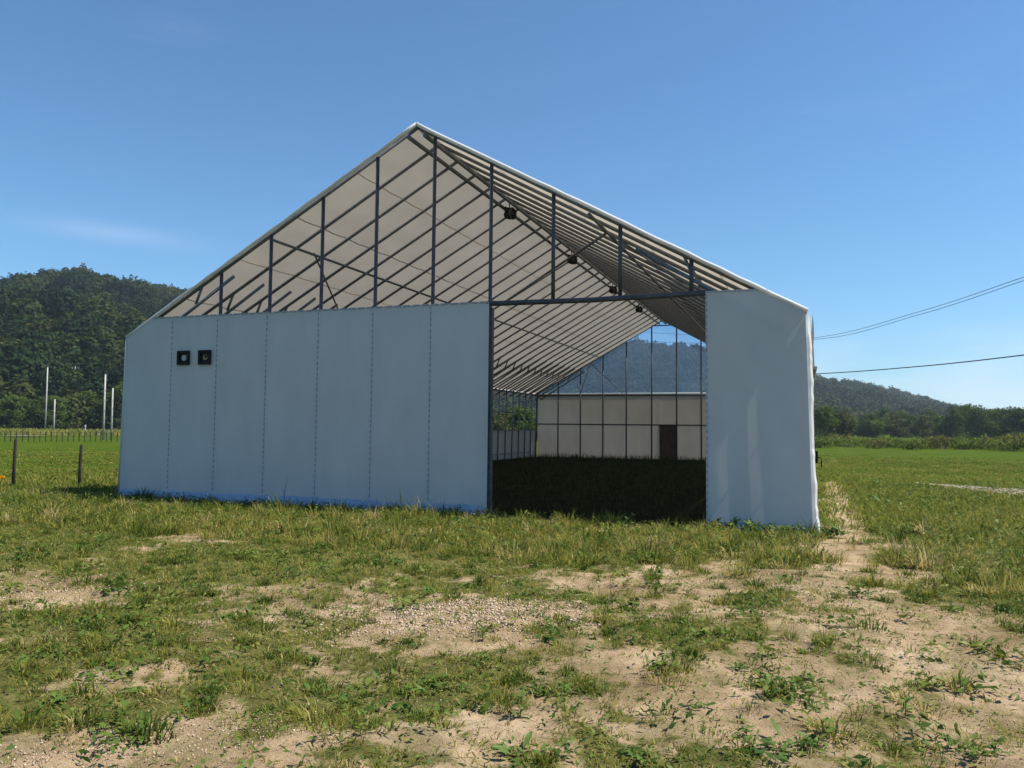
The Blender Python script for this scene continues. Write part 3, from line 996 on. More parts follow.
for i, yy in enumerate((18.3, 24.0, 29.8, 35.0)):
    o = fan if i == 0 else copy_tree(fan)
    o.location = (CX + 0.02, yy, 7.0)
    o.scale = (.78, .78, .85)
    o.rotation_euler = (0, 0, 1.15)
    tag(o, fl[i], 'fan', 'fans hung along the ridge')

def vent(px_x, z, disc, label):
    v = empty('wall_ventilator', (px_x, Y0 - 0.075, z))
    fr = MB()
    fr.box((-.15, -.05, -.15), (.15, .0, -.11)).box((-.15, -.05, .11), (.15, .0, .15)).box((-.15, -.05, -.109), (-.11, .0, .109)).box((.11, -.05, -.109), (.15, .0, .109))
    fr.build('frame', M['black'], v)
    MB().box((-.109, -.012, -.109), (.109, .0, .109)).build('back_plate', M['black'], v)
    d = MB()
    d.tube([(0.02, -0.013, 0), (0.02, -0.028, 0)], 0.062 if disc == 'lamp_grey' else 0.052, 20)
    d.build('round_opening', M[disc], v, False)
    if disc == 'amber':
        MB().tube([(0.03, -0.029, 0.012), (0.03, -0.036, 0.012)], 0.035, 14).build('hub', M['black'], v)
    tag(v, label, 'ventilator', 'square ventilators in the front wall')
vent(-12.12, 2.98, 'lamp_grey', 'small black square ventilator with pale round centre, on the front wall')
vent(-11.57, 2.98, 'amber', 'small black square ventilator with dark amber centre, on the front wall')

# ------------------------------------------------------------------ poles, wires, fences
def pole(x, y, h, r, label, arms=False, z=0.0):
    p_ = empty('utility_pole', (x, y, z))
    MB().tube([(0, 0, -0.3), (0, 0, h * 0.5), (0, 0, h)], [r, r * 0.85, r * 0.68], 10).build('shaft', M['concrete'], p_, True)
    MB().tube([(0, 0, h), (0, 0, h + 0.12)], r * 0.7, 8).build('cap', M['dark_steel'], p_)
    for k in range(3):
        zz = h * (0.45 + 0.16 * k)
        MB().tube([(-r * 1.9, 0, zz), (r * 1.9, 0, zz)], 0.018, 5).build('step_bolt', M['dark_steel'], p_)
    if arms:
        MB().box((-0.9, -0.05, h - 0.5), (0.9, 0.05, h - 0.38)).build('crossarm', M['steel'], p_)
        for q in (-0.8, 0, 0.8):
            MB().tube([(q, 0, h - 0.38), (q, 0, h - 0.14)], [0.06, 0.04], 8).build('insulator', M['concrete'], p_)
    return tag(p_, label, 'pole', 'poles in the left field')
b1, b2, b3, b4 = gnd(45, 432), gnd(53.5, 433), gnd(103, 440), gnd(111, 440)
pole(b1.x, b1.y, 11.2, 0.14, 'tallest pale concrete pole standing beyond the far field fence')
pole(b2.x, b2.y, 5.3, 0.14, 'short pale pole beside the tallest pole beyond the fence')
pole(b3.x, b3.y, 6.3, 0.105, 'taller pale pole of the pair nearest the hall wall')
pole(b4.x, b4.y, 5.0, 0.095, 'shorter pale pole of the pair nearest the hall wall')
hp = ray(74, 400)
hr = 186 / math.hypot(hp.x, hp.y)
pole(hp.x * hr, hp.y * hr, 13.2, 0.10, 'pale pole with a crossarm rising out of the hillside trees', True)
# small white marker stake
bm = gnd(85, 433.5)
mk = empty('marker_stake', (bm.x, bm.y, 0))
MB().tube([(0, 0, -0.2), (0, 0, 1.05)], 0.09, 8).build('stake', M['concrete'], mk)
MB().tube([(0, 0, 1.05), (0, 0, 1.35)], [0.14, 0.10], 8).build('cap', M['concrete'], mk)
tag(mk, 'short white marker stake in the dry grass beyond the far fence', 'marker')

# far fence with posts and wires
fA, fB = Vector((-69, 37.5)), Vector((-51.5, 57.5))
fen = tag(empty('field_fence', (fA.x, fA.y, 0)), 'long low post and wire fence across the far edge of the left meadow', 'fence')
pmesh = MB().tube([(0, 0, -0.2), (0, 0, 0.85)], [0.04, 0.034], 6).mesh('post')
NP = 66
for k in range(NP):
    d = (fB - fA) * (k / (NP - 1))
    o = put('post', pmesh, M['wood'], fen, (d.x, d.y, 0))
    o.rotation_euler = (random.uniform(-.04, .04), random.uniform(-.04, .04), random.random())
    o.scale = (1, 1, random.uniform(0.92, 1.1))
for z in (0.45, 0.82):
    d = fB - fA
    MB().tube([(0, 0, z), (d.x, d.y, z)], 0.012, 4).build('wire', M['wire'], fen)

# two wooden stakes in the left meadow
def stake(px, base_y, top_y, label):
    b_ = gnd(px, base_y)
    d = math.hypot(b_.x, b_.y)
    h = (base_y - top_y) * d / F_PX
    s_ = MB()
    s_.tube([(0, 0, -0.25), (0.004, 0, h * 0.5), (0.012, 0.004, h - 0.05), (0.012, 0.004, h)], [0.040, 0.036, 0.034, 0.024], 9)
    s_.tube([(0.0, -0.05, h * 0.72), (0.0, 0.055, h * 0.72)], 0.012, 6)
    o = s_.build('fence_stake', M['wood'], None, True)
    o.location = (b_.x, b_.y, 0)
    tag(o, label, 'fence post', 'dark stakes in the left meadow')
stake(13, 488, 446, 'dark wooden stake by the orange flower, further from the hall')
stake(79, 489, 450, 'dark wooden stake beside the corner of the hall, in the long grass')

# overhead wires in the right: sag between poles standing out of the picture
def wire(name, pts, r, label):
    o = MB().tube(pts, r, 5).build(name, M['wire'])
    tag(o, label, 'wire', 'overhead wires')
def at_dist(px, py, D):
    d = ray(px, py)
    return Vector((0, 0, CAM_H)) + d * (D / math.hypot(d.x, d.y))
def sag(keys):
    """smooth path through surveyed points"""
    out = []
    ks = [Vector(k) for k in keys]
    for i in range(len(ks) - 1):
        p0, p1, p2, p3 = ks[max(i - 1, 0)], ks[i], ks[i + 1], ks[min(i + 2, len(ks) - 1)]
        for s in range(10):
            t = s / 10
            out.append(0.5 * ((2 * p1) + (p2 - p0) * t + (2 * p0 - 5 * p1 + 4 * p2 - p3) * t * t + (3 * p1 - p0 - 3 * p2 + p3) * t ** 3))
    out.append(ks[-1])
    return out
far = at_dist(560, 335, 105)
wire('overhead_wire', sag([at_dist(1110, 247, 44), at_dist(1024, 277, 48), at_dist(918, 312, 56), at_dist(812, 338, 66), at_dist(690, 343, 82), far]), 0.016, 'upper overhead wire of the thin close pair over the right field')
wire('overhead_wire', sag([at_dist(1110, 252, 44.4), at_dist(1024, 280.5, 48.4), at_dist(918, 315, 56.4), at_dist(812, 339.5, 66.4), at_dist(690, 335, 82.4), far + Vector((0, .3, 1.2))]), 0.016, 'lower overhead wire of the thin close pair over the right field')
wire('overhead_wire', sag([at_dist(1110, 343, 46), at_dist(1024, 355, 50), at_dist(918, 366.5, 58), at_dist(812, 374, 68), at_dist(690, 378, 84), at_dist(560, 379, 105)]), 0.034, 'single thicker overhead cable sagging low over the right field')

# ------------------------------------------------------------------ trees
def leaf_cloud(lobes, n, size, seed):
    """leaf quads spread through a set of lobes (x,y,z,rx,rz)"""
    r_ = np.random.default_rng(seed)
    lobes = np.array(lobes)
    wgt = lobes[:, 3] ** 2
    pick = r_.choice(len(lobes), n, p=wgt / wgt.sum())
    L_ = lobes[pick]
    d = r_.standard_normal((n, 3))
    d /= np.linalg.norm(d, axis=1, keepdims=True)
    rad = (r_.random(n) ** 0.45)[:, None]
    c = L_[:, :3] + d * rad * np.stack([L_[:, 3], L_[:, 3], L_[:, 4]], 1) * (1 + 0.12 * r_.standard_normal((n, 1)))
    nr = d + 0.7 * r_.standard_normal((n, 3)) + np.array([0, 0, .3])
    nr /= np.linalg.norm(nr, axis=1, keepdims=True)
    e1 = np.cross(nr, r_.standard_normal((n, 3)))
    e1 /= np.linalg.norm(e1, axis=1, keepdims=True)
    e2 = np.cross(nr, e1)
    s = (size * r_.uniform(0.6, 1.3, n))[:, None]
    v = np.stack([c - e1 * s, c - e2 * s * .55, c + e1 * s, c + e2 * s * .55], 1)
    return tris_mesh('crown', v.reshape(-1, 3), np.arange(n * 4).reshape(-1, 4))

def tree_meshes(h, w, seed, n=2400, size=0.24, low=0.18):
    r_ = random.Random(seed)
    t = MB()
    bend = [(0, 0, -0.3)]
    for k in range(1, 6):
        bend.append((r_.uniform(-.05, .05) * h * k / 5, r_.uniform(-.05, .05) * h * k / 5, h * 0.8 * k / 5))
    R_ = h * 0.022
    t.tube(bend, [R_ * (1.15 - 0.18 * k) for k in range(6)], 7)
    lobes = []
    for k in range(19):
        zz = h * r_.uniform(low + 0.14, 0.90)
        a = r_.uniform(0, 2 * math.pi)
        prof = math.sin(math.pi * min(1, max(0.12, (zz / h - low + 0.12) / (1.12 - low)))) ** 0.7
        rr_ = w * 0.5 * prof * r_.uniform(0.35, 0.85)
        x, y = rr_ * math.cos(a), rr_ * math.sin(a)
        lr = w * r_.uniform(0.15, 0.27)
        lobes.append((x, y, zz, lr, lr * r_.uniform(0.65, 0.95)))
        base = bend[min(5, max(1, int(zz / h * 5)))]
        t.tube([(base[0], base[1], base[2] * 0.8), (x * 0.6, y * 0.6, zz - lr * 0.4), (x, y, zz)], [R_ * 0.45, R_ * 0.3, R_ * 0.12], 5)
    lobes.append((bend[-1][0], bend[-1][1], h * 0.86, w * 0.2, h * 0.14))
    lobes.append((0, 0, h * 0.5, w * 0.32, h * 0.25))
    return t.mesh('trunk', True), leaf_cloud(lobes, n, size, seed)

KIND = []
for k, (h, w, low, mat) in enumerate(((7.5, 6.6, -.06, 'tree_a'), (8.2, 7.0, -.06, 'tree_b'), (6.0, 7.0, -.08, 'tree_c'), (9.0, 5.6, -.03, 'tree_b'), (5.0, 6.0, -.08, 'tree_a'))):
    tm, cm = tree_meshes(h, w, 100 + k, 3400, 0.24, low)
    tm.materials.append(M['bark'])
    cm.materials.append(M[mat])
    KIND.append((tm, cm))
def tree(kind, x, y, z, s, label, group, sz=1.0):
    t_ = empty('leafy_tree', (x, y, z), random.uniform(0, 6.28))
    t_.scale = (s, s, s * sz)
    put('trunk', KIND[kind][0], None, t_)
    put('crown', KIND[kind][1], None, t_)
    return tag(t_, label, 'tree', group)
kl = ['mid green rounded tree in the row beyond the right field', 'dark green broad tree in the row beyond the right field',
      'low olive green spreading tree in the row beyond the right field', 'tall narrow dark tree in the row beyond the right field',
      'low bushy bright green tree in the row beyond the right field']
for i, (azd, D, k, s) in enumerate(((3.2, 215, 2, 1.0), (4.3, 205, 4, 1.25), (5.0, 225, 3, .95), (5.6, 210, 2, .95), (6.4, 220, 1, .8), (7.3, 205, 2, .95), (8.1, 215, 4, 1.1),
                                    (8.9, 205, 1, .9), (9.7, 210, 0, 1.0), (10.5, 200, 1, 1.0), (11.2, 215, 0, 1.05), (11.9, 205, 1, .92), (12.6, 200, 3, .85), (13.4, 205, 0, 1.0), (14.4, 205, 1, .95),
                                    (3.8, 245, 1, .85), (6.0, 250, 0, 1.0), (7.6, 255, 1, .95), (9.3, 250, 3, .95), (10.9, 250, 2, 1.2), (12.3, 250, 0, 1.05),
                                    (-0.6, 230, 1, .9), (0.2, 215, 2, 1.0))):
    a = math.radians(azd)
    tree(k, D * math.sin(a), D * math.cos(a), -0.1, s, kl[k], 'trees beyond the right field', random.uniform(.9, 1.1))
for azd, D, k, s, lb in ((1.35, 150, 0, .80, 'bright green tree closest behind the corner hem of the hall'), (2.25, 155, 2, .85, 'olive tree next to the bright green tree behind the hall corner')):
    a = math.radians(azd)
    tree(k, D * math.sin(a), D * math.cos(a), 0, s, lb, 'trees beyond the right field')
ll = ['mid green rounded tree at the foot of the wooded hill', 'dark broad tree at the foot of the wooded hill', 'low olive spreading tree at the foot of the wooded hill',
      'tall narrow dark tree at the foot of the wooded hill', 'low bright green bushy tree at the foot of the wooded hill']
for i in range(34):
    azd = -57 + i * 0.52 + random.uniform(-.2, .2)
    D = random.uniform(168, 188)
    k = random.choice((0, 1, 2, 2, 4, 0))
    a = math.radians(azd)
    tree(k, D * math.sin(a), D * math.cos(a), -0.1, random.uniform(.85, 1.35), ll[k], 'trees at the foot of the left hill', random.uniform(.85, 1.15))
# trees seen through the open side of the hall
for i in range(12):
    azd = -27 + i * 0.95
    a = math.radians(azd)
    D = random.uniform(90, 110)
    tree(random.choice((2, 4, 0)), D * math.sin(a), D * math.cos(a), -0.1, random.uniform(.5, .62), 'small leafy tree behind the hall, seen through its open side wall', 'trees behind the hall')

# shrub and weed row at the far edge of the right field, with yellow goldenrod
def bush_mesh(seed, n, w, h, size):
    r_ = random.Random(seed)
    lb = [(r_.uniform(-w, w) * .5, r_.uniform(-w, w) * .4, h * r_.uniform(.25, .6), w * r_.uniform(.18, .3), h * r_.uniform(.25, .4)) for _ in range(9)]
    return leaf_cloud(lb, n, size, seed)
bushes = [bush_mesh(200 + k, 700, 3.2, 1.15, 0.10) for k in range(3)]
gold = [bush_mesh(210 + k, 500, 3.0, 0.5, 0.07) for k in range(2)]
stem = MB()
for k in range(9):
    a = k * 0.7
    stem.tube([(0.1 * math.cos(a), 0.1 * math.sin(a), -0.1), (0.9 * math.cos(a), 0.7 * math.sin(a), 0.65)], [0.02, 0.008], 5)
stem_me = stem.mesh('stems')
stem_me.materials.append(M['bark'])
for k, bme in enumerate(bushes):
    bme.materials.append(M[('bush_a', 'bush_b', 'bush_a')[k]])
for k, bme in enumerate(gold):
    bme.materials.append(M['flower'])
for i in range(40):
    azd = -0.5 + i * 0.40 + random.uniform(-.15, .15)
    a = math.radians(azd)
    D = random.uniform(78, 92)
    s = empty('roadside_bush', (D * math.sin(a), D * math.cos(a), 0), random.uniform(0, 6))
    sc = random.uniform(.65, 1.2)
    s.scale = (sc, sc, sc * random.uniform(0.8, 1.45))
    put('foliage', random.choice(bushes), None, s)
    put('stem', stem_me, None, s)
    g_ = random.random() < (0.55 if 10.6 < azd < 11.8 else 0.02)
    if g_:
        put('flower_heads', random.choice(gold), None, s, (0, 0, .72))
    tag(s, 'low green bush topped with yellow flower heads at the field edge' if g_ else 'low leafy green bush in the overgrown edge of the right field', 'bush',
        'flowering bushes at the field edge' if g_ else 'bushes at the field edge')

# ------------------------------------------------------------------ grass and weeds
def in_hall(x, y): return (x > XL - 0.12) & (x < XR + 0.14) & (y > Y0 - 0.14) & (y < Y0 + HL + .1)

def blades(name, x, y, h, w, tone, lean, label, seed, zoff=0.0, out=None, mat='grass'):
    r_ = np.random.default_rng(seed)
    n_ = len(x)
    z = ground_z(x, y) - 0.01 + zoff
    th = r_.uniform(0, 2 * math.pi, n_)
    ph = r_.uniform(0, 2 * math.pi, n_)
    if out is not None:
        ph = out + 0.5 * r_.standard_normal(n_)
        th = ph + math.pi / 2 + 0.6 * r_.standard_normal(n_)
    wd_ = np.stack([np.cos(th), np.sin(th), np.zeros(n_)], 1) * (w * 0.5)[:, None]
    ld = np.stack([np.cos(ph), np.sin(ph)], 1)
    base = np.stack([x, y, z], 1)
    l1, l2 = lean * h * 0.30, lean * h
    midp = base + np.stack([ld[:, 0] * l1, ld[:, 1] * l1, h * 0.58], 1)
    tip = base + np.stack([ld[:, 0] * l2, ld[:, 1] * l2, h * np.sqrt(np.clip(1 - 0.5 * np.minimum(lean, 1.3) ** 2, .1, 1))], 1)
    v = np.stack([base - wd_, base + wd_, midp - wd_ * .8, midp + wd_ * .8, tip], 1)
    o5 = (np.arange(n_) * 5)[:, None]
    f = np.concatenate([o5 + np.array([[0, 1, 3]]), o5 + np.array([[0, 3, 2]]), o5 + np.array([[2, 3, 4]])], 0)
    me = tris_mesh(name, v.reshape(-1, 3), f, {'tone': np.repeat(tone, 5)})
    return tag(put(name, me, M[mat]), label, 'grass', kind='stuff')

def tufts(n_t, x0, x1, y0, y1, seed, dens, per=(6, 16), spread=0.05):
    r_ = np.random.default_rng(seed)
    x, y = r_.uniform(x0, x1, n_t), r_.uniform(y0, y1, n_t)
    k = dens(x, y) > r_.random(n_t)
    x, y = x[k], y[k]
    cnt = r_.integers(per[0], per[1], len(x))
    ix = np.repeat(np.arange(len(x)), cnt)
    sp_ = spread * r_.uniform(0.5, 1.6, len(x))[ix]
    bx_ = x[ix] + sp_ * r_.standard_normal(len(ix))
    by_ = y[ix] + sp_ * r_.standard_normal(len(ix))
    return x, y, ix, bx_, by_, r_

def in_view(x, y, margin=0.0):
    a = np.degrees(np.arctan2(x, y))
    return (a > -20.05 - 34 - margin) & (a < -20.05 + 34 + margin)

# near weedy grass: a thin fuzz of short blades, then separate tussocks
def dens_near(x, y):
    b_ = bareness(x, y)
    d = np.hypot(x, y)
    return np.clip(1.05 - 1.25 * b_, 0.05, 1) * in_view(x, y, 4) * (d > 2.6) * ~in_hall(x, y)
x, y, ix, bx_, by_, r_ = tufts(17000, -13.5, 4.5, 2.2, 10.0, 5, dens_near, (5, 10), 0.05)
tt_ = np.clip(0.50 + 0.85 * (fbm(x * 0.7, y * 0.7, 95, 4) - 0.5) + 0.18 * r_.standard_normal(len(x)), 0, 1)
nb = len(ix)
h = 0.060 * r_.uniform(0.4, 1.4, nb)
tone = np.clip(tt_[ix] + 0.10 * r_.standard_normal(nb) + (r_.random(nb) < .10) * .4, 0, 1)
blades('short_grass', bx_, by_, h, r_.uniform(0.004, 0.009, nb), tone, r_.uniform(0.5, 1.7, nb), 'thin short yellow green grass spread over the yard soil', 6)

def tussocks(name, n_t, x0, x1, y0, y1, seed, dens, per, rad, hgt, wid, label, tone0):
    r_ = np.random.default_rng(seed)
    x, y = r_.uniform(x0, x1, n_t), r_.uniform(y0, y1, n_t)
    k = dens(x, y) > r_.random(n_t)
    x, y = x[k], y[k]
    big_ = 0.35 + 1.25 * r_.random(len(x)) ** 1.6
    cnt = (r_.integers(per[0], per[1], len(x)) * big_).astype(int) + 6
    ix = np.repeat(np.arange(len(x)), cnt)
    nb = len(ix)
    ang = r_.uniform(0, 6.283, nb)
    q = np.sqrt(r_.random(nb))
    rr_ = q * (r_.uniform(rad[0], rad[1], len(x)) * big_)[ix]
    squash = r_.uniform(.5, 1.0, len(x))[ix]
    tt_ = np.clip(tone0 + 0.27 * r_.standard_normal(len(x)), 0, 1)
    tone = np.clip(tt_[ix] + 0.11 * r_.standard_normal(nb) + (r_.random(nb) < .06) * .4, 0, 1)
    h = (r_.uniform(hgt[0], hgt[1], len(x)) * np.sqrt(big_))[ix] * (1.1 - 0.5 * q) * r_.uniform(.5, 1.25, nb)
    wl_ = (r_.random(len(x)) ** 2)[ix]
    blades(name, x[ix] + rr_ * np.cos(ang), y[ix] + rr_ * np.sin(ang) * squash, h, (wid[0] + (wid[1] - wid[0]) * wl_) * r_.uniform(.7, 1.3, nb), tone,
           0.15 + 1.15 * q * r_.uniform(.4, 1.3, nb), label, seed + 1, out=ang)
tussocks('grass_tussocks', 5200, -13.5, 4.5, 2.2, 10.0, 40, lambda x, y: np.clip(dens_near(x, y) * 1.1, .13, .75) * in_view(x, y, 4) * ~in_hall(x, y), (30, 75), (.04, .11), (.05, .12), (.004, .012), 'separate leafy grass tussocks scattered over the yard', 0.30)

tussocks('small_tufts', 9000, -10, 4.5, 2.2, 9.5, 50, lambda x, y: (.12 + .34 * (fbm(x * 1.7, y * 1.7, 120, 3) > .5)) * in_view(x, y, 4) * ~in_hall(x, y), (8, 22), (.02, .06), (.025, .07), (.003, .008), 'many small weedy tufts sprouting from the yard soil', 0.42)
# dead straw lying on the soil
r_ = np.random.default_rng(46)
nb = 7000
sx_, sy_ = r_.uniform(-10, 4.5, nb), r_.uniform(2.5, 11, nb)
ok_ = in_view(sx_, sy_, 3) & ~in_hall(sx_, sy_)
sx_, sy_ = sx_[ok_], sy_[ok_]
nb = len(sx_)
blades('straw_litter', sx_, sy_, r_.uniform(.03, .08, nb), r_.uniform(.003, .006, nb), np.clip(.93 + .08 * r_.standard_normal(nb), 0, 1), r_.uniform(2.0, 3.5, nb), 'bits of dead straw lying on the yard soil', 47)

# long grass in front of the hall
def dens_mid(x, y):
    b_ = bareness(x, y)
    return np.clip(1.1 - 1.25 * b_, 0.03, 1) * in_view(x, y, 3) * ~in_hall(x, y)
x, y, ix, bx_, by_, r_ = tufts(8500, -19, 6, 9.2, 15.0, 8, dens_mid, (6, 11), 0.08)
lng = (0.55 + 0.9 * fbm(x * 0.6, y * 0.6, 93, 3)) * (1 - 0.45 * smooth(12.2, 12.9, y)) + 0.45 * np.exp(-((x + 4.0) / 2.6) ** 2 - ((y - 11.6) / 1.4) ** 2)
tt_ = np.clip(0.55 + 0.8 * (fbm(x * 0.5, y * 0.5, 96, 4) - 0.5) + 0.15 * r_.standard_normal(len(x)), 0, 1)
nb = len(ix)
h = 0.12 * lng[ix] * r_.uniform(0.45, 1.25, nb)
tone = np.clip(tt_[ix] + 0.10 * r_.standard_normal(nb) + (r_.random(nb) < .06) * .4, 0, 1)
blades('long_grass', bx_, by_, h, r_.uniform(0.007, 0.015, nb), tone, r_.uniform(0.3, 1.4, nb), 'longer yellow green grass along the foot of the front wall', 9)
tussocks('long_grass_tussocks', 2500, -19, 6, 9.0, 14.2, 42, lambda x, y: np.clip(dens_mid(x, y), 0, .8), (26, 60), (.08, .22), (.12, .28), (.007, .020), 'rank leafy grass tussocks before the front wall', 0.45)

# weeds and thin seeding stems right against the wall
tussocks('wall_foot_grass', 420, -13.9, -5.3, 12.72, 13.14, 44, lambda x, y: .75 + 0 * x, (10, 26), (.05, .14), (.08, .20), (.005, .014), 'thin tall weeds standing against the blue skirt of the hall', 0.35)
tussocks('wall_foot_grass', 60, -9.0, -5.4, 11.6, 13.0, 48, lambda x, y: .8 + 0 * x, (14, 34), (.08, .18), (.26, .46), (.007, .018), 'taller leafy weeds between the wall end and the doorway', 0.38)

# right and left meadows, thinning with distance
def meadow(name, n_t, x0, x1, y0, y1, seed, label, hgt, tone0):
    def dens(x, y):
        d = np.hypot(x, y)
        tr = np.ones_like(x)
        for i in range(len(trk) - 1):
            ax, ay, aw = trk[i]
            bx2, by2, bw = trk[i + 1]
            t = np.clip(((x - ax) * (bx2 - ax) + (y - ay) * (by2 - ay)) / ((bx2 - ax) ** 2 + (by2 - ay) ** 2), 0, 1)
            tr = np.minimum(tr, np.hypot(x - ax - t * (bx2 - ax), y - ay - t * (by2 - ay)) / (aw + (bw - aw) * t + 0.02))
        ok = (tr > 0.85)
        return np.clip((16.0 / d) ** 1.5, 0.03, 1) * (1 - smooth(38, 62, d)) * np.clip(1.1 - 1.2 * bareness(x, y), .03, 1) * in_view(x, y, 2) * ~in_hall(x, y) * ok
    x, y, ix, bx_, by_, r_ = tufts(n_t, x0, x1, y0, y1, seed, dens, (6, 12), 0.13)
    d = np.hypot(x, y)
    tt_ = np.clip(tone0 + 0.5 * (fbm(x * 0.35, y * 0.35, 97, 4) - 0.5) + 0.10 * r_.standard_normal(len(x)), 0, 1)
    lng = 0.5 + fbm(x * 0.4, y * 0.4, 98, 3) * 1.0
    nb = len(ix)
    far_ = 1 - 0.6 * smooth(20, 34, d)
    h = hgt * (lng * far_)[ix] * r_.uniform(0.5, 1.3, nb)
    tone = np.clip(tt_[ix] + 0.09 * r_.standard_normal(nb), 0, 1)
    blades(name, bx_, by_, h, (0.0013 * d)[ix] * r_.uniform(0.6, 1.2, nb), tone, r_.uniform(0.3, 1.3, nb), label, seed + 1)
    print(name, nb)
meadow('field_grass', 52000, 0.2, 22, 14, 62, 12, 'green meadow grass on the right of the hall along the track', 0.15, 0.47)
meadow('field_grass', 46000, -54, -13.7, 13.6, 48, 14, 'green meadow grass on the left of the hall', 0.16, 0.46)
# dry tall grass at the foot of the wooded hill
r_ = np.random.default_rng(60)
nb = 9000
aa, dd = np.radians(r_.uniform(-60, -41, nb)), r_.uniform(118, 166, nb)
blades('dry_grass', dd * np.sin(aa), dd * np.cos(aa), r_.uniform(.3, .8, nb), r_.uniform(.12, .3, nb), np.clip(.62 + .15 * r_.standard_normal(nb), 0, 1), r_.uniform(.1, .9, nb), 'strip of dry straw coloured grass at the foot of the wooded hill', 61)
# inside the hall
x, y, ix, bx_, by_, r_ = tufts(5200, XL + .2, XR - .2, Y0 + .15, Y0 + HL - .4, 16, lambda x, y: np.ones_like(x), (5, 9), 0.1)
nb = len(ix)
blades('indoor_grass', bx_, by_, (0.13 + 0.22 * smooth(Y0 + HL - 5, Y0 + HL - 1, by_) * fbm(bx_ * 1.2, by_ * .5, 88, 3)) * r_.uniform(.4, 1.5, nb), r_.uniform(.01, .022, nb), r_.random(nb), r_.uniform(.1, 1, nb), 'green grass on the floor inside the hall, colour darkened to paint in the shade', 17, mat='indoor_shade')

# small round leaves creeping over the soil
def leaves(name, n_t, x0, x1, y0, y1, seed, label, dens, size, hgt, per=(5, 14), spread=0.055):
    x, y, ix, bx_, by_, r_ = tufts(n_t, x0, x1, y0, y1, seed, dens, per, spread)
    nb = len(ix)
    z = ground_z(bx_, by_) + hgt * r_.random(nb) * (0.4 + r_.random(len(x)))[ix] + 0.004
    c = np.stack([bx_, by_, z], 1)
    nr = np.stack([0.6 * r_.standard_normal(nb), 0.6 * r_.standard_normal(nb), np.ones(nb)], 1)
    nr /= np.linalg.norm(nr, axis=1, keepdims=True)
    e1 = np.cross(nr, r_.standard_normal((nb, 3)))
    e1 /= np.linalg.norm(e1, axis=1, keepdims=True)
    e2 = np.cross(nr, e1)
    s = (size * r_.uniform(.5, 1.4, nb) * (0.7 + 0.6 * r_.random(len(x)))[ix])[:, None]
    asp = r_.uniform(.22, .5, (nb, 1))
    v = np.stack([c - e1 * s, c - e2 * s * asp + nr * s * .12, c + e1 * s - nr * s * .2, c + e2 * s * asp + nr * s * .12], 1)
    tone = np.clip((0.45 + 0.25 * r_.standard_normal(len(x)))[ix] + .12 * r_.standard_normal(nb), 0, 1)
    me = tris_mesh(name, v.reshape(-1, 3), np.arange(nb * 4).reshape(-1, 4), {'tone': np.repeat(tone, 4)})
    tag(put(name, me, M['weed_stuff']), label, 'weeds', kind='stuff')
    print(name, nb)
leaves('creeping_weeds', 12000, -13.0, 4.5, 2.2, 10.0, 18, 'low creeping broadleaf weeds scattered over the bare yard', lambda x, y: np.maximum(dens_near(x, y) * .8, .2 * in_view(x, y, 4) * ~in_hall(x, y)), 0.017, 0.05)
leaves('broadleaf_clumps', 420, -10.0, 4.5, 2.4, 9.5, 21, 'bushy little clumps of bright broad leaves on the yard soil', lambda x, y: .8 * in_view(x, y, 4) * ~in_hall(x, y), 0.030, 0.10, (16, 40), 0.07)
leaves('leafy_weeds', 6500, -17, 6, 9.5, 14.5, 19, 'leafy weeds mixed into the long grass before the hall', lambda x, y: dens_mid(x, y) * .8, 0.028, 0.16)
leaves('leafy_weeds', 1400, 0.6, 8, 13.5, 26, 20, 'leafy weeds growing beside the track right of the hall', dens_mid, 0.032, 0.2)

# gravel lying on the bare spots
def gravel(n_, cx, cy, sx, sy, seed, smin, smax, label, az):
    r_ = np.random.default_rng(seed)
    u, v_ = r_.standard_normal(n_) * sx, r_.standard_normal(n_) * sy
    x = cx + u * math.cos(az) + v_ * math.sin(az)
    y = cy - u * math.sin(az) + v_ * math.cos(az)
    s = r_.uniform(smin, smax, n_) * r_.uniform(.6, 1.3, n_)
    base = np.array([(1, 0, 0), (-1, 0, 0), (0, 1, 0), (0, -1, 0), (0, 0, .7), (0, 0, -.7)], float)
    p_ = base[None] * r_.uniform(.55, 1.25, (n_, 6, 1)) + 0.18 * r_.standard_normal((n_, 6, 3))
    ang = r_.uniform(0, 6.28, n_)
    c, s_ = np.cos(ang)[:, None], np.sin(ang)[:, None]
    q = np.stack([p_[..., 0] * c - p_[..., 1] * s_, p_[..., 0] * s_ + p_[..., 1] * c, p_[..., 2]], -1) * s[:, None, None]
    q += np.stack([x, y, ground_z(x, y) + s * .18], 1)[:, None, :]
    oct_ = np.array([(0, 2, 4), (2, 1, 4), (1, 3, 4), (3, 0, 4), (2, 0, 5), (1, 2, 5), (3, 1, 5), (0, 3, 5)])
    f = (np.arange(n_) * 6)[:, None, None] + oct_[None]
    tone = np.repeat(np.clip(.5 + .28 * r_.standard_normal(n_), 0, 1), 6)
    me = tris_mesh('gravel', q.reshape(-1, 3), f.reshape(-1, 3), {'tone': tone})
    tag(put('gravel', me, M['stone']), label, 'gravel', kind='stuff')
g1, g2, g3, g4 = gnd(465, 618), gnd(70, 760), gnd(850, 600), gnd(40, 592)
gravel(8000, g1.x, g1.y, .66, .36, 30, .003, .014, 'loose pinkish gravel on the bare strip in mid yard', math.atan2(g1.x, g1.y))
gravel(3000, g2.x, g2.y, .75, .16, 31, .002, .008, 'loose pale gravel on the bare edge of the yard', math.atan2(g2.x, g2.y))
gravel(1500, g3.x, g3.y, 1.0, .8, 32, .004, .014, 'scattered small stones on the worn ground before the hall corner', math.atan2(g3.x, g3.y))
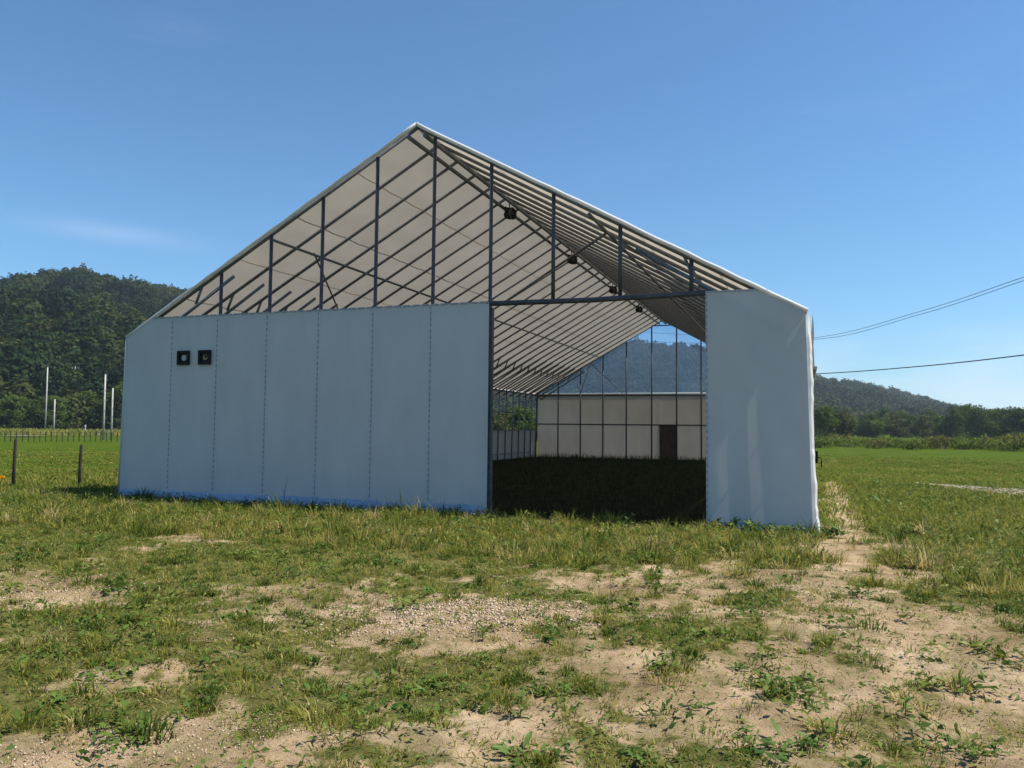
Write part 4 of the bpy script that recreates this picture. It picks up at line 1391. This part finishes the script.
gravel(900, g4.x, g4.y, .55, .35, 33, .004, .014, 'scattered pale stones on the bare spot in the left of the yard', math.atan2(g4.x, g4.y))
gravel(9000, -1.4, 5.6, 2.8, 1.7, 34, .002, .007, 'sparse small stones over the worn soil', 0.0)

# larger weed plants, each with its own leaves
def leaf_mesh(L_, W_, droop, seed):
    r_ = random.Random(seed)
    vs_, fs_ = [], []
    N_ = 6
    for i in range(N_ + 1):
        t = i / N_
        w = W_ * math.sin(math.pi * min(.97, t * .9 + .08)) ** 0.8
        x = L_ * t * math.cos(droop * t * .7)
        z = L_ * (0.55 * t - droop * t * t * .75)
        wob = 0.12 * W_ * math.sin(i * 2.1 + seed)
        vs_ += [(x, -w * .5, z + wob + w * .14), (x, 0, z), (x, w * .5, z - wob + w * .14)]
        if i:
            a = (i - 1) * 3
            fs_ += [(a, a + 3, a + 4, a + 1), (a + 1, a + 4, a + 5, a + 2)]
    me = bpy.data.meshes.new('leaf')
    me.from_pydata(vs_, [], fs_)
    me.polygons.foreach_set('use_smooth', [True] * len(fs_))
    me.materials.append(M['weed'])
    return me
LEAF = [leaf_mesh(.13, .045, .5, 1), leaf_mesh(.10, .050, .7, 2), leaf_mesh(.16, .050, .35, 3), leaf_mesh(.09, .026, .6, 4)]
STEMS = MB().tube([(0, 0, -.02), (.006, .004, .08), (.012, .0, .17)], [.005, .004, .002], 5).mesh('stem')
STEMS.materials.append(M['weed'])
weeds = [(432, 682, 16, 1.0, 'broad'), (412, 690, 13, .9, 'broad'), (455, 690, 12, .8, 'broad'), (520, 715, 12, 1.0, 'tall'), (538, 690, 12, .8, 'broad'), (567, 688, 11, .8, 'broad'), (483, 645, 10, .8, 'tall'),
         (770, 700, 13, .9, 'tall'), (790, 752, 16, 1.1, 'broad'), (745, 735, 12, .8, 'broad'), (815, 748, 12, .9, 'broad'), (700, 710, 10, .8, 'broad'), (745, 672, 13, .8, 'broad'), (810, 680, 10, .8, 'broad'),
         (130, 742, 14, 1.0, 'broad'), (110, 738, 10, .9, 'broad'), (140, 690, 12, .9, 'broad'), (60, 705, 12, .9, 'broad'), (430, 598, 15, 1.1, 'broad'), (240, 655, 11, .8, 'broad'), (210, 705, 10, .9, 'tall'),
         (315, 690, 13, .9, 'broad'), (340, 710, 10, .8, 'tall'), (590, 655, 10, .7, 'broad'), (655, 672, 10, .8, 'broad'), (960, 690, 10, .8, 'tall'), (880, 690, 10, .7, 'broad'), (620, 600, 11, .9, 'broad'),
         (905, 720, 10, .8, 'tall'), (960, 755, 14, .8, 'broad'), (990, 758, 12, .8, 'broad'), (560, 755, 12, .9, 'broad'), (510, 752, 12, .9, 'broad'), (640, 755, 12, .9, 'broad'), (180, 720, 12, .8, 'broad'), (30, 660, 12, .9, 'broad'),
         (700, 640, 12, .8, 'broad'), (290, 655, 12, .8, 'broad'), (350, 615, 11, .9, 'broad'), (870, 545, 12, 1.5, 'broad'), (890, 505, 14, 2.2, 'broad'), (905, 515, 12, 2.0, 'broad'), (985, 500, 12, 2.4, 'broad')]
for i, (px, py, nl, s, kd) in enumerate(weeds):
    g_ = gnd(px, py)
    zz = float(ground_z(np.array([g_.x]), np.array([g_.y]))[0])
    w_ = empty('weed_plant', (g_.x, g_.y, zz), random.uniform(0, 6))
    w_.scale = (s * .82, s * .82, s * .82)
    if kd == 'tall':
        put('stem', STEMS, None, w_)
    nl = int(nl * 1.7)
    for k in range(nl):
        o = put('leaf', random.choice(LEAF), None, w_)
        a = k * 2.4 + random.uniform(-.3, .3)
        zl = 0.015 + (0.15 * k / nl if kd == 'tall' else 0.02 * random.random())
        o.location = (0.01 * math.cos(a) + 0.06 * random.gauss(0, 1) * (kd == 'broad'), 0.01 * math.sin(a) + 0.06 * random.gauss(0, 1) * (kd == 'broad'), zl)
        o.rotation_euler = (random.uniform(-.5, .5), random.uniform(-.45, .45), a)
        q = random.uniform(.35, .85)
        o.scale = (q, q, q)
    if py < 560: where = 'in the green field beyond the worn path'
    elif 340 < px < 600 and py < 660: where = 'beside the pinkish gravel strip'
    elif px < 260 and py > 698: where = 'beside the pale gravel edge'
    elif px < 380: where = 'in the grassy part of the yard before the closed wall'
    elif 400 <= px < 470 and py < 700: where = 'in the dense weed patch before the pinkish gravel'
    elif px < 600: where = 'on brown soil between gravel strip and yard edge'
    elif px < 720: where = 'on worn soil in line with the doorway'
    elif px < 850: where = 'on worn soil in line with the wall right of the doorway'
    else: where = 'on the open sandy soil past the hall corner'
    size_ = 'large' if s >= 1.0 else ('medium' if s >= .9 else 'small')
    kind_ = 'upright stemmed' if kd == 'tall' else 'spreading broadleaf'
    tag(w_, '%s %s weed %s' % (size_, kind_, where), 'weed', '%s %s weeds %s' % (size_, kind_, where))
# low dark weeds against the foot of the right-hand cheek
for k, x in enumerate((-1.3, -1.05, -0.75, -0.5, -0.25, 0.35, 0.5)):
    w_ = empty('weed_plant', (x, Y0 - 0.30 - 0.1 * random.random(), 0), random.uniform(0, 6))
    w_.scale = (1.3, 1.3, 1.3)
    for j in range(13):
        o = put('leaf', random.choice(LEAF), None, w_)
        a = j * 2.4
        o.location = (0.05 * random.uniform(-1, 1), 0.05 * random.uniform(-1, 1), 0.02 + 0.06 * random.random())
        o.rotation_euler = (random.uniform(-.3, .3), random.uniform(-.7, .2), a)
    tag(w_, 'leafy weed growing against the foot of the wall right of the doorway', 'weed', 'weeds at the foot of the door cheek')

# orange flower at the left edge of the meadow
of = gnd(0, 489)
fl_ = empty('orange_flower', (of.x, of.y, 0))
fl_.scale = (.8, .8, .9)
MB().tube([(0, 0, -.02), (.02, 0, .14), (.03, .01, .26)], [.008, .006, .005], 6).build('stem', M['weed'], fl_)
pet = bpy.data.meshes.new('petal')
pet.from_pydata([(0, -.02, 0), (.07, -.055, .02), (.13, -.03, .015), (.13, .03, .015), (.07, .055, .02), (0, .02, 0)], [], [(0, 1, 4, 5), (1, 2, 3, 4)])
pet.materials.append(M['orange'])
for k in range(9):
    o = put('petal', pet, None, fl_, (.03, .01, .26))
    o.rotation_euler = (random.uniform(-.3, .3), random.uniform(-.9, .1), k * .7)
tag(fl_, 'single orange flower standing in the meadow grass', 'flower')

# ------------------------------------------------------------------ haze
hx0, hx1, hy0, hy1 = -2300, 2300, -60, 2300
hb = MB().box((hx0, hy0, -4), (hx1, hy1, 135)).build('haze', None)
m, n, l = new_mat('haze_air')
o_ = n.new('ShaderNodeOutputMaterial')
pv = n.new('ShaderNodeVolumePrincipled')
pv.inputs['Color'].default_value = (0.70, 0.85, 1.0, 1)
pv.inputs['Density'].default_value = 0.00020
pv.inputs['Anisotropy'].default_value = 0.2
l.new(pv.outputs[0], o_.inputs['Volume'])
hb.data.materials.append(m)
tag(hb, 'thin pale summer haze in the air over the fields', 'haze', kind='stuff')
